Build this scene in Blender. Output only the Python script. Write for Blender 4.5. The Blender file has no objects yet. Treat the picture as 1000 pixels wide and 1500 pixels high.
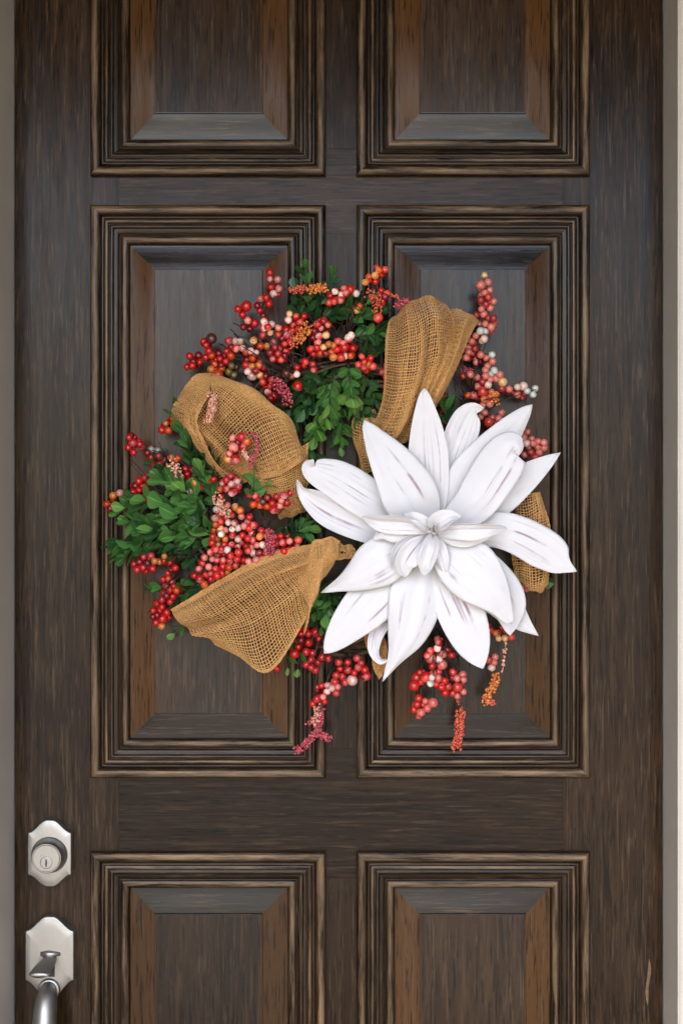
import bpy, bmesh, math, random
import numpy as np
from mathutils import Vector, Matrix, Quaternion

random.seed(7); rng = np.random.default_rng(7)
scene = bpy.context.scene
COL = scene.collection
R = math.radians

# ------------------------------------------------------------------ camera
D, ZC = 2.1, 1.50                      # camera distance to the door face, eye height
cam_d = bpy.data.cameras.new('camera'); cam = bpy.data.objects.new('camera', cam_d); COL.objects.link(cam)
cam.location = (0, -D, ZC); cam.rotation_euler = (R(90), 0, 0)
cam_d.sensor_fit = 'VERTICAL'; cam_d.sensor_height = 36; cam_d.lens = 36 * D / 1.5
cam_d.clip_end = 3000
cam_d.dof.use_dof = True; cam_d.dof.focus_distance = D - 0.09; cam_d.dof.aperture_fstop = 7.0
scene.camera = cam

# ------------------------------------------------------------------ light
SUN_EL, SUN_AZ = 54, -22               # elevation, degrees left of straight in front of the door
world = bpy.data.worlds.new('World'); scene.world = world; world.use_nodes = True
wn = world.node_tree.nodes; wl = world.node_tree.links
sky = wn.new('ShaderNodeTexSky'); sky.sky_type = 'NISHITA'; sky.sun_disc = False
sky.sun_elevation = R(SUN_EL); sky.sun_rotation = R(180 - SUN_AZ)
sky.air_density = 0.9; sky.dust_density = 2.9; sky.ozone_density = 0.9
bg = wn['Background']; bg.inputs[1].default_value = 0.15
wl.new(sky.outputs[0], bg.inputs[0])
sun_d = bpy.data.lights.new('sun', 'SUN'); sun = bpy.data.objects.new('sun', sun_d); COL.objects.link(sun)
sun_d.energy = 1.5; sun_d.angle = R(20); sun_d.color = (1.0, 0.95, 0.88)
sv = Vector((math.sin(R(SUN_AZ)) * math.cos(R(SUN_EL)), -math.cos(R(SUN_AZ)) * math.cos(R(SUN_EL)), math.sin(R(SUN_EL))))
sun.rotation_euler = sv.to_track_quat('Z', 'Y').to_euler(); sun.location = sv * 20

vs = scene.view_settings
vs.view_transform = 'Standard'; vs.look = 'None'; vs.gamma = 1; vs.use_curve_mapping = False
vs.exposure = 2.56
scene.render.engine = 'CYCLES'
scene.cycles.max_bounces = 8; scene.cycles.transparent_max_bounces = 16

# ------------------------------------------------------------------ helpers
def P(px, py, d=0.0):
    """a place read off the photograph, standing d metres in front of the door face"""
    k = (D - d) / D / 1000.0
    return Vector(((px - 500) * k, -d, ZC + (750 - py) * k))
def link(o, parent=None):
    COL.objects.link(o)
    if parent: o.parent = parent
    return o
def mesh_obj(name, verts, faces, mat, parent=None, smooth=True, uvs=None):
    me = bpy.data.meshes.new(name); me.from_pydata([tuple(v) for v in verts], [], faces)
    if smooth: me.polygons.foreach_set('use_smooth', [True] * len(me.polygons))
    if uvs is not None:
        uv = me.uv_layers.new(name='UVMap')
        idx = np.empty(len(me.loops), dtype=np.int32); me.loops.foreach_get('vertex_index', idx)
        uv.data.foreach_set('uv', np.asarray(uvs, dtype=np.float32)[idx].ravel())
    if mat: me.materials.append(mat)
    me.update()
    return link(bpy.data.objects.new(name, me), parent)
def empty(name, loc, parent=None):
    o = bpy.data.objects.new(name, None); o.location = loc; o.empty_display_size = 0.02
    return link(o, parent)
def tag(o, label=None, cat=None, group=None, kind=None):
    if label: o['label'] = label
    if cat: o['category'] = cat
    if group: o['group'] = group
    if kind: o['kind'] = kind
    return o
def box(name, x0, x1, y0, y1, z0, z1, mat, parent=None, bevel=0.0015):
    bm = bmesh.new(); bmesh.ops.create_cube(bm, size=1)
    for v in bm.verts:
        v.co = Vector(((x0 + x1) / 2 + v.co.x * (x1 - x0), (y0 + y1) / 2 + v.co.y * (y1 - y0), (z0 + z1) / 2 + v.co.z * (z1 - z0)))
    if bevel: bmesh.ops.bevel(bm, geom=bm.edges[:], offset=bevel, segments=2, affect='EDGES')
    me = bpy.data.meshes.new(name); bm.to_mesh(me); bm.free(); me.materials.append(mat)
    return link(bpy.data.objects.new(name, me), parent)
def tube(pts, radii, sides=6, cap=True):
    pts = [Vector(p) for p in pts]; n = len(pts); V = []; F = []
    t0 = (pts[1] - pts[0]).normalized()
    a = t0.orthogonal().normalized()
    for i, p in enumerate(pts):
        t = (pts[min(i + 1, n - 1)] - pts[max(i - 1, 0)]).normalized()
        a = (a - t * a.dot(t)).normalized(); b = t.cross(a)
        r = radii[i] if hasattr(radii, '__len__') else radii
        for s in range(sides):
            th = 2 * math.pi * s / sides
            V.append(p + (a * math.cos(th) + b * math.sin(th)) * r)
    for i in range(n - 1):
        for s in range(sides):
            F.append((i * sides + s, i * sides + (s + 1) % sides, (i + 1) * sides + (s + 1) % sides, (i + 1) * sides + s))
    if cap: F.append(tuple(range(sides))[::-1]); F.append(tuple(range((n - 1) * sides, n * sides)))
    return V, F
def join(parts):
    V = []; F = []
    for v, f in parts:
        o = len(V); V += list(v); F += [tuple(i + o for i in q) for q in f]
    return V, F
def spline(pts, n):
    """Catmull-Rom through points"""
    P_ = [np.array(p, dtype=float) for p in pts]; P_ = [2 * P_[0] - P_[1]] + P_ + [2 * P_[-1] - P_[-2]]
    m = len(P_) - 3; out = []
    for i in range(n):
        u = i / (n - 1) * m; k = min(int(u), m - 1); t = u - k
        a, b, c, d = P_[k:k + 4]
        out.append(0.5 * (2 * b + (c - a) * t + (2 * a - 5 * b + 4 * c - d) * t * t + (3 * b - a - 3 * c + d) * t ** 3))
    return np.array(out)

# ------------------------------------------------------------------ materials
class NT:
    def __init__(s, name):
        s.m = bpy.data.materials.new(name); s.m.use_nodes = True
        s.n = s.m.node_tree.nodes; s.l = s.m.node_tree.links; s.b = s.n['Principled BSDF']
        s.out = s.n['Material Output']
    def new(s, t, **k):
        o = s.n.new('ShaderNode' + t)
        for a, v in k.items(): setattr(o, a, v)
        return o
    def noise(s, vec, scale, detail=4, rough=0.55, dist=0.0):
        o = s.new('TexNoise'); o.inputs['Scale'].default_value = scale; o.inputs['Detail'].default_value = detail
        o.inputs['Roughness'].default_value = rough; o.inputs['Distortion'].default_value = dist
        if vec is not None: s.l.new(vec, o.inputs['Vector'])
        return o.outputs['Fac']
    def ramp(s, fac, stops):
        o = s.new('ValToRGB'); e = o.color_ramp.elements
        while len(e) < len(stops): e.new(0.5)
        for q, (p, c) in zip(e, stops): q.position = p; q.color = (*c, 1) if len(c) == 3 else c
        s.l.new(fac, o.inputs[0]); return o.outputs[0]
    def mix(s, fac, a, b, mode='MIX'):
        o = s.new('Mix', data_type='RGBA', blend_type=mode)
        for i, v in ((0, fac), (6, a), (7, b)):
            if hasattr(v, 'is_linked'): s.l.new(v, o.inputs[i])
            else: o.inputs[i].default_value = v if i == 0 else (*v, 1)
        return o.outputs[2]
    def math(s, op, a, b=0.0, clamp=False):
        o = s.new('Math', operation=op, use_clamp=clamp)
        for i, v in ((0, a), (1, b)):
            if hasattr(v, 'is_linked'): s.l.new(v, o.inputs[i])
            else: o.inputs[i].default_value = v
        return o.outputs[0]
    def remap(s, v, a, b, c=0.0, d=1.0):
        o = s.new('MapRange')
        for i, x in ((1, a), (2, b), (3, c), (4, d)): o.inputs[i].default_value = x
        s.l.new(v, o.inputs[0]); return o.outputs[0]
    def bump(s, h, strength, dist):
        o = s.new('Bump'); o.inputs['Strength'].default_value = strength; o.inputs['Distance'].default_value = dist
        s.l.new(h, o.inputs['Height']); s.l.new(o.outputs[0], s.b.inputs['Normal']); return o
    def set(s, **k):
        for a, v in k.items():
            i = s.b.inputs[a.replace('_', ' ')]
            if hasattr(v, 'is_linked'): s.l.new(v, i)
            else: i.default_value = (*v, 1) if isinstance(v, tuple) and len(v) == 3 else v
        return s.m
    def vec(s, scale, coord='Object'):
        tc = s.new('TexCoord'); oi = s.new('ObjectInfo'); mp = s.new('Mapping')
        cm = s.new('CombineXYZ'); mu = s.math('MULTIPLY', oi.outputs['Random'], 7.3)
        for i in range(3): s.l.new(mu, cm.inputs[i])
        ad = s.new('VectorMath', operation='ADD'); s.l.new(tc.outputs[coord], ad.inputs[0]); s.l.new(cm.outputs[0], ad.inputs[1])
        s.l.new(ad.outputs[0], mp.inputs['Vector']); mp.inputs['Scale'].default_value = scale
        return mp.outputs[0]

def wood(name, vertical, tone=1.0, worn=0.0, warm=0.0, spec=0.14):
    t = NT(name)
    along = lambda a, b: (a, a, b) if vertical else (b, a, a)
    big = t.noise(t.vec(along(9, 1.6)), 1.0, 3, 0.5, 0.4)
    mid = t.noise(t.vec(along(85, 4.5)), 1.0, 7, 0.68, 0.9)
    fine = t.noise(t.vec(along(330, 20)), 1.0, 3, 0.6)
    flick = t.noise(t.vec(along(280, 15)), 1.0, 4, 0.65, 0.4)
    k = tone * 0.49
    base = t.ramp(mid, [(0.28, (0.0075 * k, 0.0042 * k, 0.0022 * k)), (0.5, (0.034 * k, 0.0190 * k, 0.0092 * k)), (0.70, (0.088 * k, 0.0510 * k, 0.025 * k))])
    base = t.mix(t.remap(big, 0.35, 0.68, 0, 0.6), base, (0.072 * k, 0.036 * k, 0.0145 * k))
    if warm: base = t.mix(warm, base, (0.078, 0.034, 0.0095))
    base = t.mix(t.remap(fine, 0.54, 0.62, 0, 0.75), base, (0.0035, 0.0024, 0.0017))
    base = t.mix(t.remap(flick, 0.55, 0.68, 0, 0.5), base, (0.095, 0.060, 0.032))
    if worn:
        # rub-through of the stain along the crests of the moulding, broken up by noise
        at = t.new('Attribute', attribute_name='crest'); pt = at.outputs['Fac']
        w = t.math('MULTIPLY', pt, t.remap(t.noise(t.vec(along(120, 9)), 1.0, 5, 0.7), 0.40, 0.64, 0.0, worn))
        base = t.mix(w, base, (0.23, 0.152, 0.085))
    ob = t.new('ObjectInfo'); hv = t.new('HueSaturation'); t.l.new(base, hv.inputs['Color']); t.l.new(t.remap(ob.outputs['Random'], 0, 1, 0.78, 1.25), hv.inputs['Value']); base = hv.outputs[0]
    rough = t.remap(t.noise(t.vec(along(60, 6)), 1.0, 4, 0.6), 0.3, 0.7, 0.17, 0.30)
    h = t.math('ADD', t.math('MULTIPLY', mid, 0.5), t.math('MULTIPLY', fine, 0.7))
    t.bump(h, 0.22, 0.0006)
    return t.set(Base_Color=base, Roughness=rough, Specular_IOR_Level=spec)
WV = wood('dark stained wood, upright grain', True)
WH = wood('dark stained wood, level grain', False)
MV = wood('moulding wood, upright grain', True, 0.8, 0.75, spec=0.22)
MH = wood('moulding wood, level grain', False, 0.85, 0.95, spec=0.22)  # crest wear, raised on level strips to stand in for light from above
WP = wood('panel wood, upright grain', True, 1.15, spec=0.24)
def plain(name, col, rough=0.5, metal=0.0, var=0.06, scale=40, bump=0.0, bdist=0.001, **k):
    t = NT(name); v = t.vec((1, 1, 1))
    n = t.noise(v, scale, 5, 0.6)
    c = t.mix(t.remap(n, 0.3, 0.7, 0, 1), tuple(x * (1 - var) for x in col), tuple(min(1, x * (1 + var)) for x in col))
    if bump: t.bump(t.noise(v, scale * 4, 4), bump, bdist)
    return t.set(Base_Color=c, Roughness=rough, Metallic=metal, **k)
M_JAMB = plain('taupe jamb paint', (0.54, 0.50, 0.43), 0.42, 0, 0.05, 12, 0.1)
M_WALL = plain('white stucco', (0.72, 0.71, 0.69), 0.85, 0, 0.04, 30, 0.5, 0.003)
M_GAP = plain('black weather seal', (0.01, 0.01, 0.01), 0.7)
M_RAW = plain('bare wood', (0.15, 0.088, 0.040), 0.7, 0, 0.3, 220)
M_STONE = plain('concrete', (0.36, 0.32, 0.265), 0.85, 0, 0.12, 6, 0.2)
M_CEIL = plain('dark porch ceiling boards', (0.05, 0.036, 0.026), 0.7)
M_PAVE = plain('porch paving', (0.085, 0.068, 0.052), 0.8, 0, 0.2, 14, 0.3)
M_SIDE = plain('porch wall paint', (0.15, 0.115, 0.085), 0.85)
t = NT('brushed nickel'); v = t.vec((900, 900, 30))
M_NICK = t.set(Base_Color=(0.35, 0.34, 0.315), Metallic=1.0, Roughness=t.remap(t.noise(v, 1.0, 3), 0.3, 0.7, 0.36, 0.50), Anisotropic=0.2)
M_KEY = plain('dark keyway', (0.015, 0.014, 0.013), 0.5)

# ------------------------------------------------------------------ setting: porch
ground = mesh_obj('ground', [(-400, -800, -0.02), (400, -800, -0.02), (400, 0.5, -0.02), (-400, 0.5, -0.02)], [(0, 1, 2, 3)], M_STONE, smooth=False)
tag(ground, kind='structure')
JF0 = -0.085
PW, PD, PH = 1.2, 2.0, 2.58
tag(box('porch_floor', -PW, PW, -PD - 0.1, JF0 - 0.002, -0.016, 0.0, M_PAVE, bevel=0), kind='structure')
tag(box('porch_ceiling', -PW - 0.35, PW + 0.35, -PD, 0.3, PH, PH + 0.2, M_CEIL, bevel=0), kind='structure')
for s, nm in ((-1, 'porch_wall_left'), (1, 'porch_wall_right')):
    tag(box(nm, min(s * PW, s * (PW + .35)), max(s * PW, s * (PW + .35)), -PD, -0.1, 0.004, PH - 0.002, M_SIDE, bevel=0), kind='structure')
# front wall of the house round the door opening
JL, JR, JT, JF = -0.4795, 0.4715, ZC + 0.75 + 0.234, -0.085
wallm = []
def wb(x0, x1, z0, z1):
    y0, y1 = JF, 0.25
    v = [(x, y, z) for x in (x0, x1) for y in (y0, y1) for z in (z0, z1)]
    return v, [(0, 1, 3, 2), (4, 6, 7, 5), (0, 4, 5, 1), (2, 3, 7, 6), (0, 2, 6, 4), (1, 5, 7, 3)]
for nm, a in (('wall_left', (-PW + 0.001, JL - 0.03, 0.001, PH - 0.004)), ('wall_right', (JR + 0.03, PW - 0.001, 0.001, PH - 0.004)), ('wall_top', (JL - 0.029, JR + 0.029, JT + 0.031, PH - 0.004))):
    V, F = wb(*a); tag(mesh_obj(nm, V, F, M_WALL, smooth=False), kind='structure')

# door frame
frame = empty('door_surround', (0, 0, 0)); tag(frame, 'taupe painted door frame around the dark wooden door', 'door frame', kind='thing')
box('jamb', JL - 0.0298, JL, JF - 0.004, 0.06, 0.001, JT + 0.03, M_JAMB, frame, 0.002)
box('jamb', JR, JR + 0.0298, JF - 0.004, 0.06, 0.001, JT + 0.03, M_JAMB, frame, 0.002)
box('head_jamb', JL + 0.0002, JR - 0.0002, JF - 0.003, 0.06, JT, JT + 0.0295, M_JAMB, frame, 0.002)
box('weather_seal', JL + 0.0003, JL + 0.02, 0.046, 0.058, 0.002, JT - 0.001, M_GAP, frame, 0)
box('weather_seal', JR - 0.02, JR - 0.0003, 0.046, 0.058, 0.002, JT - 0.001, M_GAP, frame, 0)
box('weather_seal', JL + 0.021, JR - 0.021, 0.046, 0.058, JT - 0.02, JT - 0.0005, M_GAP, frame, 0)

# ------------------------------------------------------------------ door
door = empty('door', (0, 0, 0)); tag(door, 'dark stained six panel wooden front door with nickel hardware', 'door', kind='thing')
X = lambda px: (px - 500) / 1000.0
Z = lambda py: ZC + (750 - py) / 1000.0
DL, DR, DT, DB = 22.5, 968.5, -230, 2243       # door edges, read on the photograph's scale
SL, SR, ML, MR = 174, 824, 441, 559            # stile and mullion joints
T = 0.044
def plank(name, a, b, c, d, mat, dy=0.0):
    return box(name, X(a), X(b), dy, T, Z(d), Z(c), mat, door, 0.0007)
plank('stile', DL, SL, DT, DB, WV); rst = plank('stile', SR, DR, DT, DB, WV)
rails = [(DT, -118), (218, 342), (1096, 1286), (2050, DB)]
for a, b in rails: plank('rail', SL + .15, SR - .15, a, b, WH, 0.0003)
for (a, b) in ((-118, 218), (342, 1096), (1286, 2050)): plank('mullion', ML, MR, a + .15, b - .15, WV, 0.0001)
# bolection moulding profile: (inward offset, height above the stile face) in millimetres
prof = [(0, -1), (0, 8.0), (0.7, 10.2), (2.2, 12.2), (4.6, 13.4), (7.5, 13.8), (10.4, 13.2), (12.8, 11.8), (14.6, 9.8), (15.6, 7.6), (16.0, 5.4), (16.6, 4.9), (19.5, 5.2),
        (20.3, 6.4), (22.0, 7.3), (24.2, 7.3), (25.8, 6.4), (26.5, 4.6), (27.2, 4.3), (28.0, 5.0), (29.6, 5.7), (31.2, 5.6), (32.6, 4.8), (33.3, 3.2), (34.0, 2.6), (35.2, 2.6), (38.0, 2.2),
        (40.6, 1.0), (41.6, -0.6), (42.4, -0.8), (43.2, 0.2), (45, 1.6), (48, 2.3), (51, 1.9), (53.6, 0.4), (55.2, -2.2), (55.8, -4.6), (56.2, -9.5)]
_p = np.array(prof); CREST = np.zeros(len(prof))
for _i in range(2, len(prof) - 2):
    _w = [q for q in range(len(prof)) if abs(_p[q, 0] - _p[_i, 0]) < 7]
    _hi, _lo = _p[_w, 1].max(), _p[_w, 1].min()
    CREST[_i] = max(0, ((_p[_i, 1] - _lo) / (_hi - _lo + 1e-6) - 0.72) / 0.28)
def moulding(px0, px1, py0, py1):
    def loop(off, h):
        o = off
        return [Vector((X(px0 + o), -h / 1000, Z(py1 - o))), Vector((X(px1 - o), -h / 1000, Z(py1 - o))), Vector((X(px1 - o), -h / 1000, Z(py0 + o))), Vector((X(px0 + o), -h / 1000, Z(py0 + o)))]
    loops = [loop(*p) for p in prof]
    for side in range(4):
        V = []; F = []; a, b = side, (side + 1) % 4; N = 24
        vert = side in (1, 3)
        # even spans between the two mitres so that edge wear has something to follow
        for L in loops:
            for i in range(N + 1): V.append(L[a].lerp(L[b], i / N))
        for j in range(len(loops) - 1):
            for i in range(N):
                q = j * (N + 1) + i
                F.append((q, q + N + 1, q + N + 2, q + 1))
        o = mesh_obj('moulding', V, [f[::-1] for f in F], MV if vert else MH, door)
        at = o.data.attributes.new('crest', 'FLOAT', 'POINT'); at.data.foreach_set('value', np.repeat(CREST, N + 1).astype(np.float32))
        m = o.modifiers.new('bite', 'EDGE_SPLIT'); m.split_angle = R(70)
def panel(px0, px1, py0, py1):
    seq = [(54, -13), (54, -8.6), (57, -8.6), (60, -8.2), (70, -6.0), (80, -3.2), (88, -1.4), (91.5, -1.0), (92.0, -0.9), (92.4, 0.2), (92.8, 1.3), (94.0, 1.5)]
    V = []; F = []
    for o, h in seq:
        V += [(X(px0 + o), -h / 1000, Z(py1 - o)), (X(px1 - o), -h / 1000, Z(py1 - o)), (X(px1 - o), -h / 1000, Z(py0 + o)), (X(px0 + o), -h / 1000, Z(py0 + o))]
    for j in range(len(seq) - 1):
        for s in range(4):
            F.append((j * 4 + s, j * 4 + (s + 1) % 4, j * 4 + 4 + (s + 1) % 4, j * 4 + 4 + s))
    b = (len(seq) - 1) * 4; F.append((b, b + 1, b + 2, b + 3))
    o = mesh_obj('raised_panel', V, F, WP, door)
    # the bevel at the head and foot is cut across, its grain runs level
    o.data.materials.append(WX)
    o.data.materials.append(WB)
    for i, p in enumerate(o.data.polygons):
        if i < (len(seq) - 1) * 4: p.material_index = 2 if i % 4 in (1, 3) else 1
        p.use_smooth = i < (len(seq) - 1) * 4
    m = o.modifiers.new('crisp', 'EDGE_SPLIT'); m.split_angle = R(18)
WX = wood('bevel wood, level grain', False, 0.35, spec=0.34)  # panel wood darkened: shade on head and foot bevels put into the colour
WB = wood('bevel wood, upright grain', True, 1.3, 0, 0.75)  # same wood, warmer: side bevels without sky reflection, put into the colour
for (a, b) in ((134, 477), (522, 862)):
    for (c, d) in ((-160, 259), (302, 1138), (1246, 2095)):
        moulding(a, b, c, d); panel(a, b, c, d)
# a bare chip in the stain, low on the right stile
V = []; F = []; nn = 14
for i in range(nn):
    u = i / (nn - 1); w = 2.6 * math.sin(math.pi * u) ** 0.8 * (1 + 0.25 * math.sin(9 * u)); cy = 1404 + 70 * u; cx = 950 - 3 * u + 1.2 * math.sin(7 * u)
    V += [(X(cx - w), -0.0003, Z(cy)), (X(cx), -0.0006, Z(cy)), (X(cx + w), -0.0003, Z(cy))]
for i in range(nn - 1):
    for s in range(2): F.append((i * 3 + s, i * 3 + 3 + s, i * 3 + 4 + s, i * 3 + 1 + s))
tag(mesh_obj('bare_patch', V, F, M_RAW, door), 'small pale chip of bare wood on the right stile')

# ------------------------------------------------------------------ door hardware
def extrude_outline(name, pts, d0, d1, mat, parent, bev=0.0022):
    """a plate cut to an outline, its edge eased and its face slightly domed"""
    n = len(pts); cx = sum(p[0] for p in pts) / n; cz_ = (max(p[1] for p in pts) + min(p[1] for p in pts)) / 2
    rings = [(1, d0), (1, d1 - bev), (0.988, d1 - bev * 0.45), (0.965, d1), (0.955, d1), (0.91, d1 + 0.0006), (0.75, d1 + 0.0011), (0.4, d1 + 0.0014), (0.1, d1 + 0.0015)]
    V = [(cx + (x - cx) * k, -d, cz_ + (z - cz_) * k) for k, d in rings for x, z in pts]; F = []
    for j in range(len(rings) - 1):
        for i in range(n): F.append((j * n + i, j * n + (i + 1) % n, (j + 1) * n + (i + 1) % n, (j + 1) * n + i))
    F.append(tuple(range((len(rings) - 1) * n, len(rings) * n)))
    o = mesh_obj(name, V, F, mat, parent)
    bm = bmesh.new(); bm.from_mesh(o.data); bmesh.ops.remove_doubles(bm, verts=bm.verts, dist=1e-6); bmesh.ops.recalc_face_normals(bm, faces=bm.faces); bm.to_mesh(o.data); bm.free()
    m = o.modifiers.new('crisp', 'EDGE_SPLIT'); m.split_angle = R(38)
    return o
def ogee(xc, hw, ztop, zsh_t, zsh_b, zbot, neck=None):
    """plate outline with an arched crown at both ends; half list mirrored"""
    def end(zs, zt):
        k = zt - zs; out = [(hw, zs)]
        for i in range(0, 23):
            x = hw * (1 - 0.02 - 0.98 * i / 22); q = min(1, (1 - x / hw) * 1.14)
            out.append((x, zs + k * (0.05 + 0.95 * q * q * (3 - 2 * q))))
        return out
    top = end(zsh_t, ztop); bot = end(zsh_b, zbot)
    right = bot[::-1] + top
    return [(xc + x, z) for x, z in right] + [(xc - x, z) for x, z in top[-2::-1]] + [(xc - x, z) for x, z in bot[:-1]]
def lathe(name, prof_, centre, mat, parent, seg=40):
    """turned about an axis square to the door: (radius, distance from door)"""
    V = []; F = []
    for r, d in prof_:
        for s in range(seg):
            th = 2 * math.pi * s / seg; V.append((centre[0] + r * math.cos(th), -d, centre[1] + r * math.sin(th)))
    for j in range(len(prof_) - 1):
        for s in range(seg): F.append((j * seg + s, j * seg + (s + 1) % seg, (j + 1) * seg + (s + 1) % seg, (j + 1) * seg + s))
    F.append(tuple(range((len(prof_) - 1) * seg, len(prof_) * seg)))
    o = mesh_obj(name, V, F, mat, parent); m = o.modifiers.new('crisp', 'EDGE_SPLIT'); m.split_angle = R(40)
    return o
XH = X(76.3)
dead = tag(empty('deadbolt', (0, 0, 0), door), 'satin nickel deadbolt on a plate with arched ends')
extrude_outline('plate', ogee(XH, 0.0315, Z(1197.5), Z(1217), Z(1276.5), Z(1295)), 0.0005, 0.017, M_NICK, dead, 0.0016)
cz = Z(1248)
lathe('collar', [(0.0285, 0.0168), (0.0268, 0.0176), (0.0256, 0.0195), (0.0248, 0.0235), (0.0240, 0.0285), (0.0230, 0.0335), (0.0218, 0.0375), (0.0208, 0.0392), (0.0198, 0.0392), (0.0192, 0.0384)], (XH, cz), M_NICK, dead)
lathe('lock_face', [(0.01935, 0.037), (0.0193, 0.0392), (0.0188, 0.0397), (0.0085, 0.0397), (0.0083, 0.0390)], (XH, cz), M_NICK, dead)
kc = (XH, cz - 0.0062)
lathe('key_plug', [(0.0086, 0.039), (0.0086, 0.0408), (0.0080, 0.0413), (0.0074, 0.0413)], kc, M_NICK, dead, 28)
kp = [(-0.0009, 0.005), (0.0012, 0.005), (0.0012, 0.0018), (0.0021, 0.0008), (0.0012, -0.0008), (0.0014, -0.0048), (-0.0008, -0.0056), (-0.0009, -0.002), (-0.0018, -0.0012), (-0.0009, -0.0002)]
mesh_obj('keyhole', [(kc[0] + x, -0.0416, kc[1] + z) for x, z in kp], [tuple(range(len(kp)))], M_KEY, dead, False)

hs = tag(empty('handle_set', (0, 0, 0), door), 'satin nickel pull handle with thumb latch on arched plate')
def handle_outline():
    hw = 0.0352; pts = []
    top = ogee(XH, hw, Z(1338), Z(1360), Z(1430), Z(1456))
    n = len(top)
    return top
extrude_outline('plate', handle_outline(), 0.0005, 0.017, M_NICK, hs, 0.0016)
# thumb latch
zt = Z(1392)
V, F = tube([(XH - 0.012, -0.0165, zt), (XH, -0.019, zt + 0.0002), (XH + 0.016, -0.0168, zt)], [0.004, 0.0058, 0.003], 10)
mesh_obj('latch_boss', V, F, M_NICK, hs)
mesh_obj('latch_slot', [(XH + x, -0.0187, Z(1414) + z) for x, z in ((-0.001, -0.011), (0.008, -0.011), (0.008, 0.008), (-0.001, 0.008))], [(0, 1, 2, 3)], M_KEY, hs, False)
thumb = spline([(XH + 0.003, -0.010, Z(1397)), (XH + 0.001, -0.026, Z(1399)), (XH - 0.003, -0.038, Z(1404)), (XH - 0.006, -0.050, Z(1409)), (XH - 0.007, -0.057, Z(1411))], 14)
V = []; F = []
for i, p in enumerate(thumb):
    u = i / 13; w = 0.0075 + 0.0085 * math.sin(min(1, u * 1.1) * math.pi / 2) * (1 if u < 0.8 else math.sqrt(max(0.02, 1 - ((u - 0.8) / 0.215) ** 2)))
    h = 0.0052 * (1 - 0.30 * u)
    for s in range(16):
        a = 2 * math.pi * s / 16; V.append((p[0] + w * math.cos(a), p[1], p[2] + h * math.sin(a)))
for i in range(13):
    for s in range(16): F.append((i * 16 + s, i * 16 + (s + 1) % 16, i * 16 + 16 + (s + 1) % 16, i * 16 + 16 + s))
F.append(tuple(range(13 * 16, 14 * 16)))
mesh_obj('thumb_latch', V, F, M_NICK, hs)
lathe('grip_base', [(0.0160, 0.016), (0.0162, 0.0195), (0.0145, 0.0225), (0.0115, 0.0235)], (XH, Z(1443)), M_NICK, hs, 32)
g = spline([(XH, -0.012, Z(1441)), (XH, -0.026, Z(1443)), (XH, -0.040, Z(1453)), (XH, -0.052, Z(1480)), (XH, -0.058, Z(1530)), (XH, -0.056, Z(1600)), (XH, -0.046, Z(1660)), (XH, -0.028, Z(1690)), (XH, -0.010, Z(1698))], 44)
gr = [0.0090 + 0.0085 * math.sin(math.pi * min(1, (i / 43) * 1.0)) ** 0.8 for i in range(44)]
V, F = tube(g, gr, 20); mesh_obj('grip', V, F, M_NICK, hs)
lathe('lower_rosette', [(0.024, 0.0005), (0.024, 0.008), (0.021, 0.011), (0.012, 0.012)], (XH, Z(1698)), M_NICK, hs, 32)

# ------------------------------------------------------------------ wreath
WC = P(490, 738, 0.0)
wreath = empty('wreath', (0, 0, 0)); tag(wreath, 'wreath of red berries, boxwood, burlap ribbon and one big white flower', 'wreath')

# materials
t = NT('grapevine bark'); v = t.vec((60, 60, 60))
M_VINE = t.set(Base_Color=t.ramp(t.noise(v, 1.0, 5), [(0.3, (0.035, 0.02, 0.011)), (0.7, (0.17, 0.10, 0.055))]), Roughness=0.8)
M_STEM = plain('berry wire', (0.035, 0.014, 0.010), 0.55, 0, 0.4, 200)
def leafmat(name, lo, hi):
    t = NT(name); oi = t.new('ObjectInfo'); v = t.vec((90, 90, 90))
    c = t.mix(oi.outputs['Random'], lo, hi)
    c = t.mix(t.remap(t.noise(v, 1.0, 4), 0.35, 0.7, 0, 0.45), c, tuple(x * 0.45 for x in lo))
    uvn = t.new('TexCoord'); sp = t.new('SeparateXYZ'); t.l.new(uvn.outputs['UV'], sp.inputs[0])
    rib = t.math('LESS_THAN', t.math('ABSOLUTE', t.math('SUBTRACT', sp.outputs[0], 0.5)), 0.035)
    c = t.mix(t.math('MULTIPLY', rib, 0.5), c, tuple(min(1, x * 1.9 + 0.01) for x in hi))
    tr = t.new('BsdfTranslucent'); t.l.new(c, tr.inputs[0]); mx = t.new('MixShader'); mx.inputs[0].default_value = 0.18
    m = t.set(Base_Color=c, Roughness=0.38, Specular_IOR_Level=0.5)
    t.l.new(t.b.outputs[0], mx.inputs[1]); t.l.new(tr.outputs[0], mx.inputs[2]); t.l.new(mx.outputs[0], t.out.inputs[0])
    return m
M_LEAF = [leafmat('boxwood leaf, deep', (0.026, 0.085, 0.024), (0.055, 0.155, 0.040)), leafmat('boxwood leaf, mid', (0.065, 0.20, 0.042), (0.14, 0.33, 0.075)), leafmat('boxwood leaf, young', (0.12, 0.29, 0.055), (0.24, 0.43, 0.10))]
M_TWIG = plain('green twig', (0.05, 0.07, 0.025), 0.6, 0, 0.3, 100)
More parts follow.
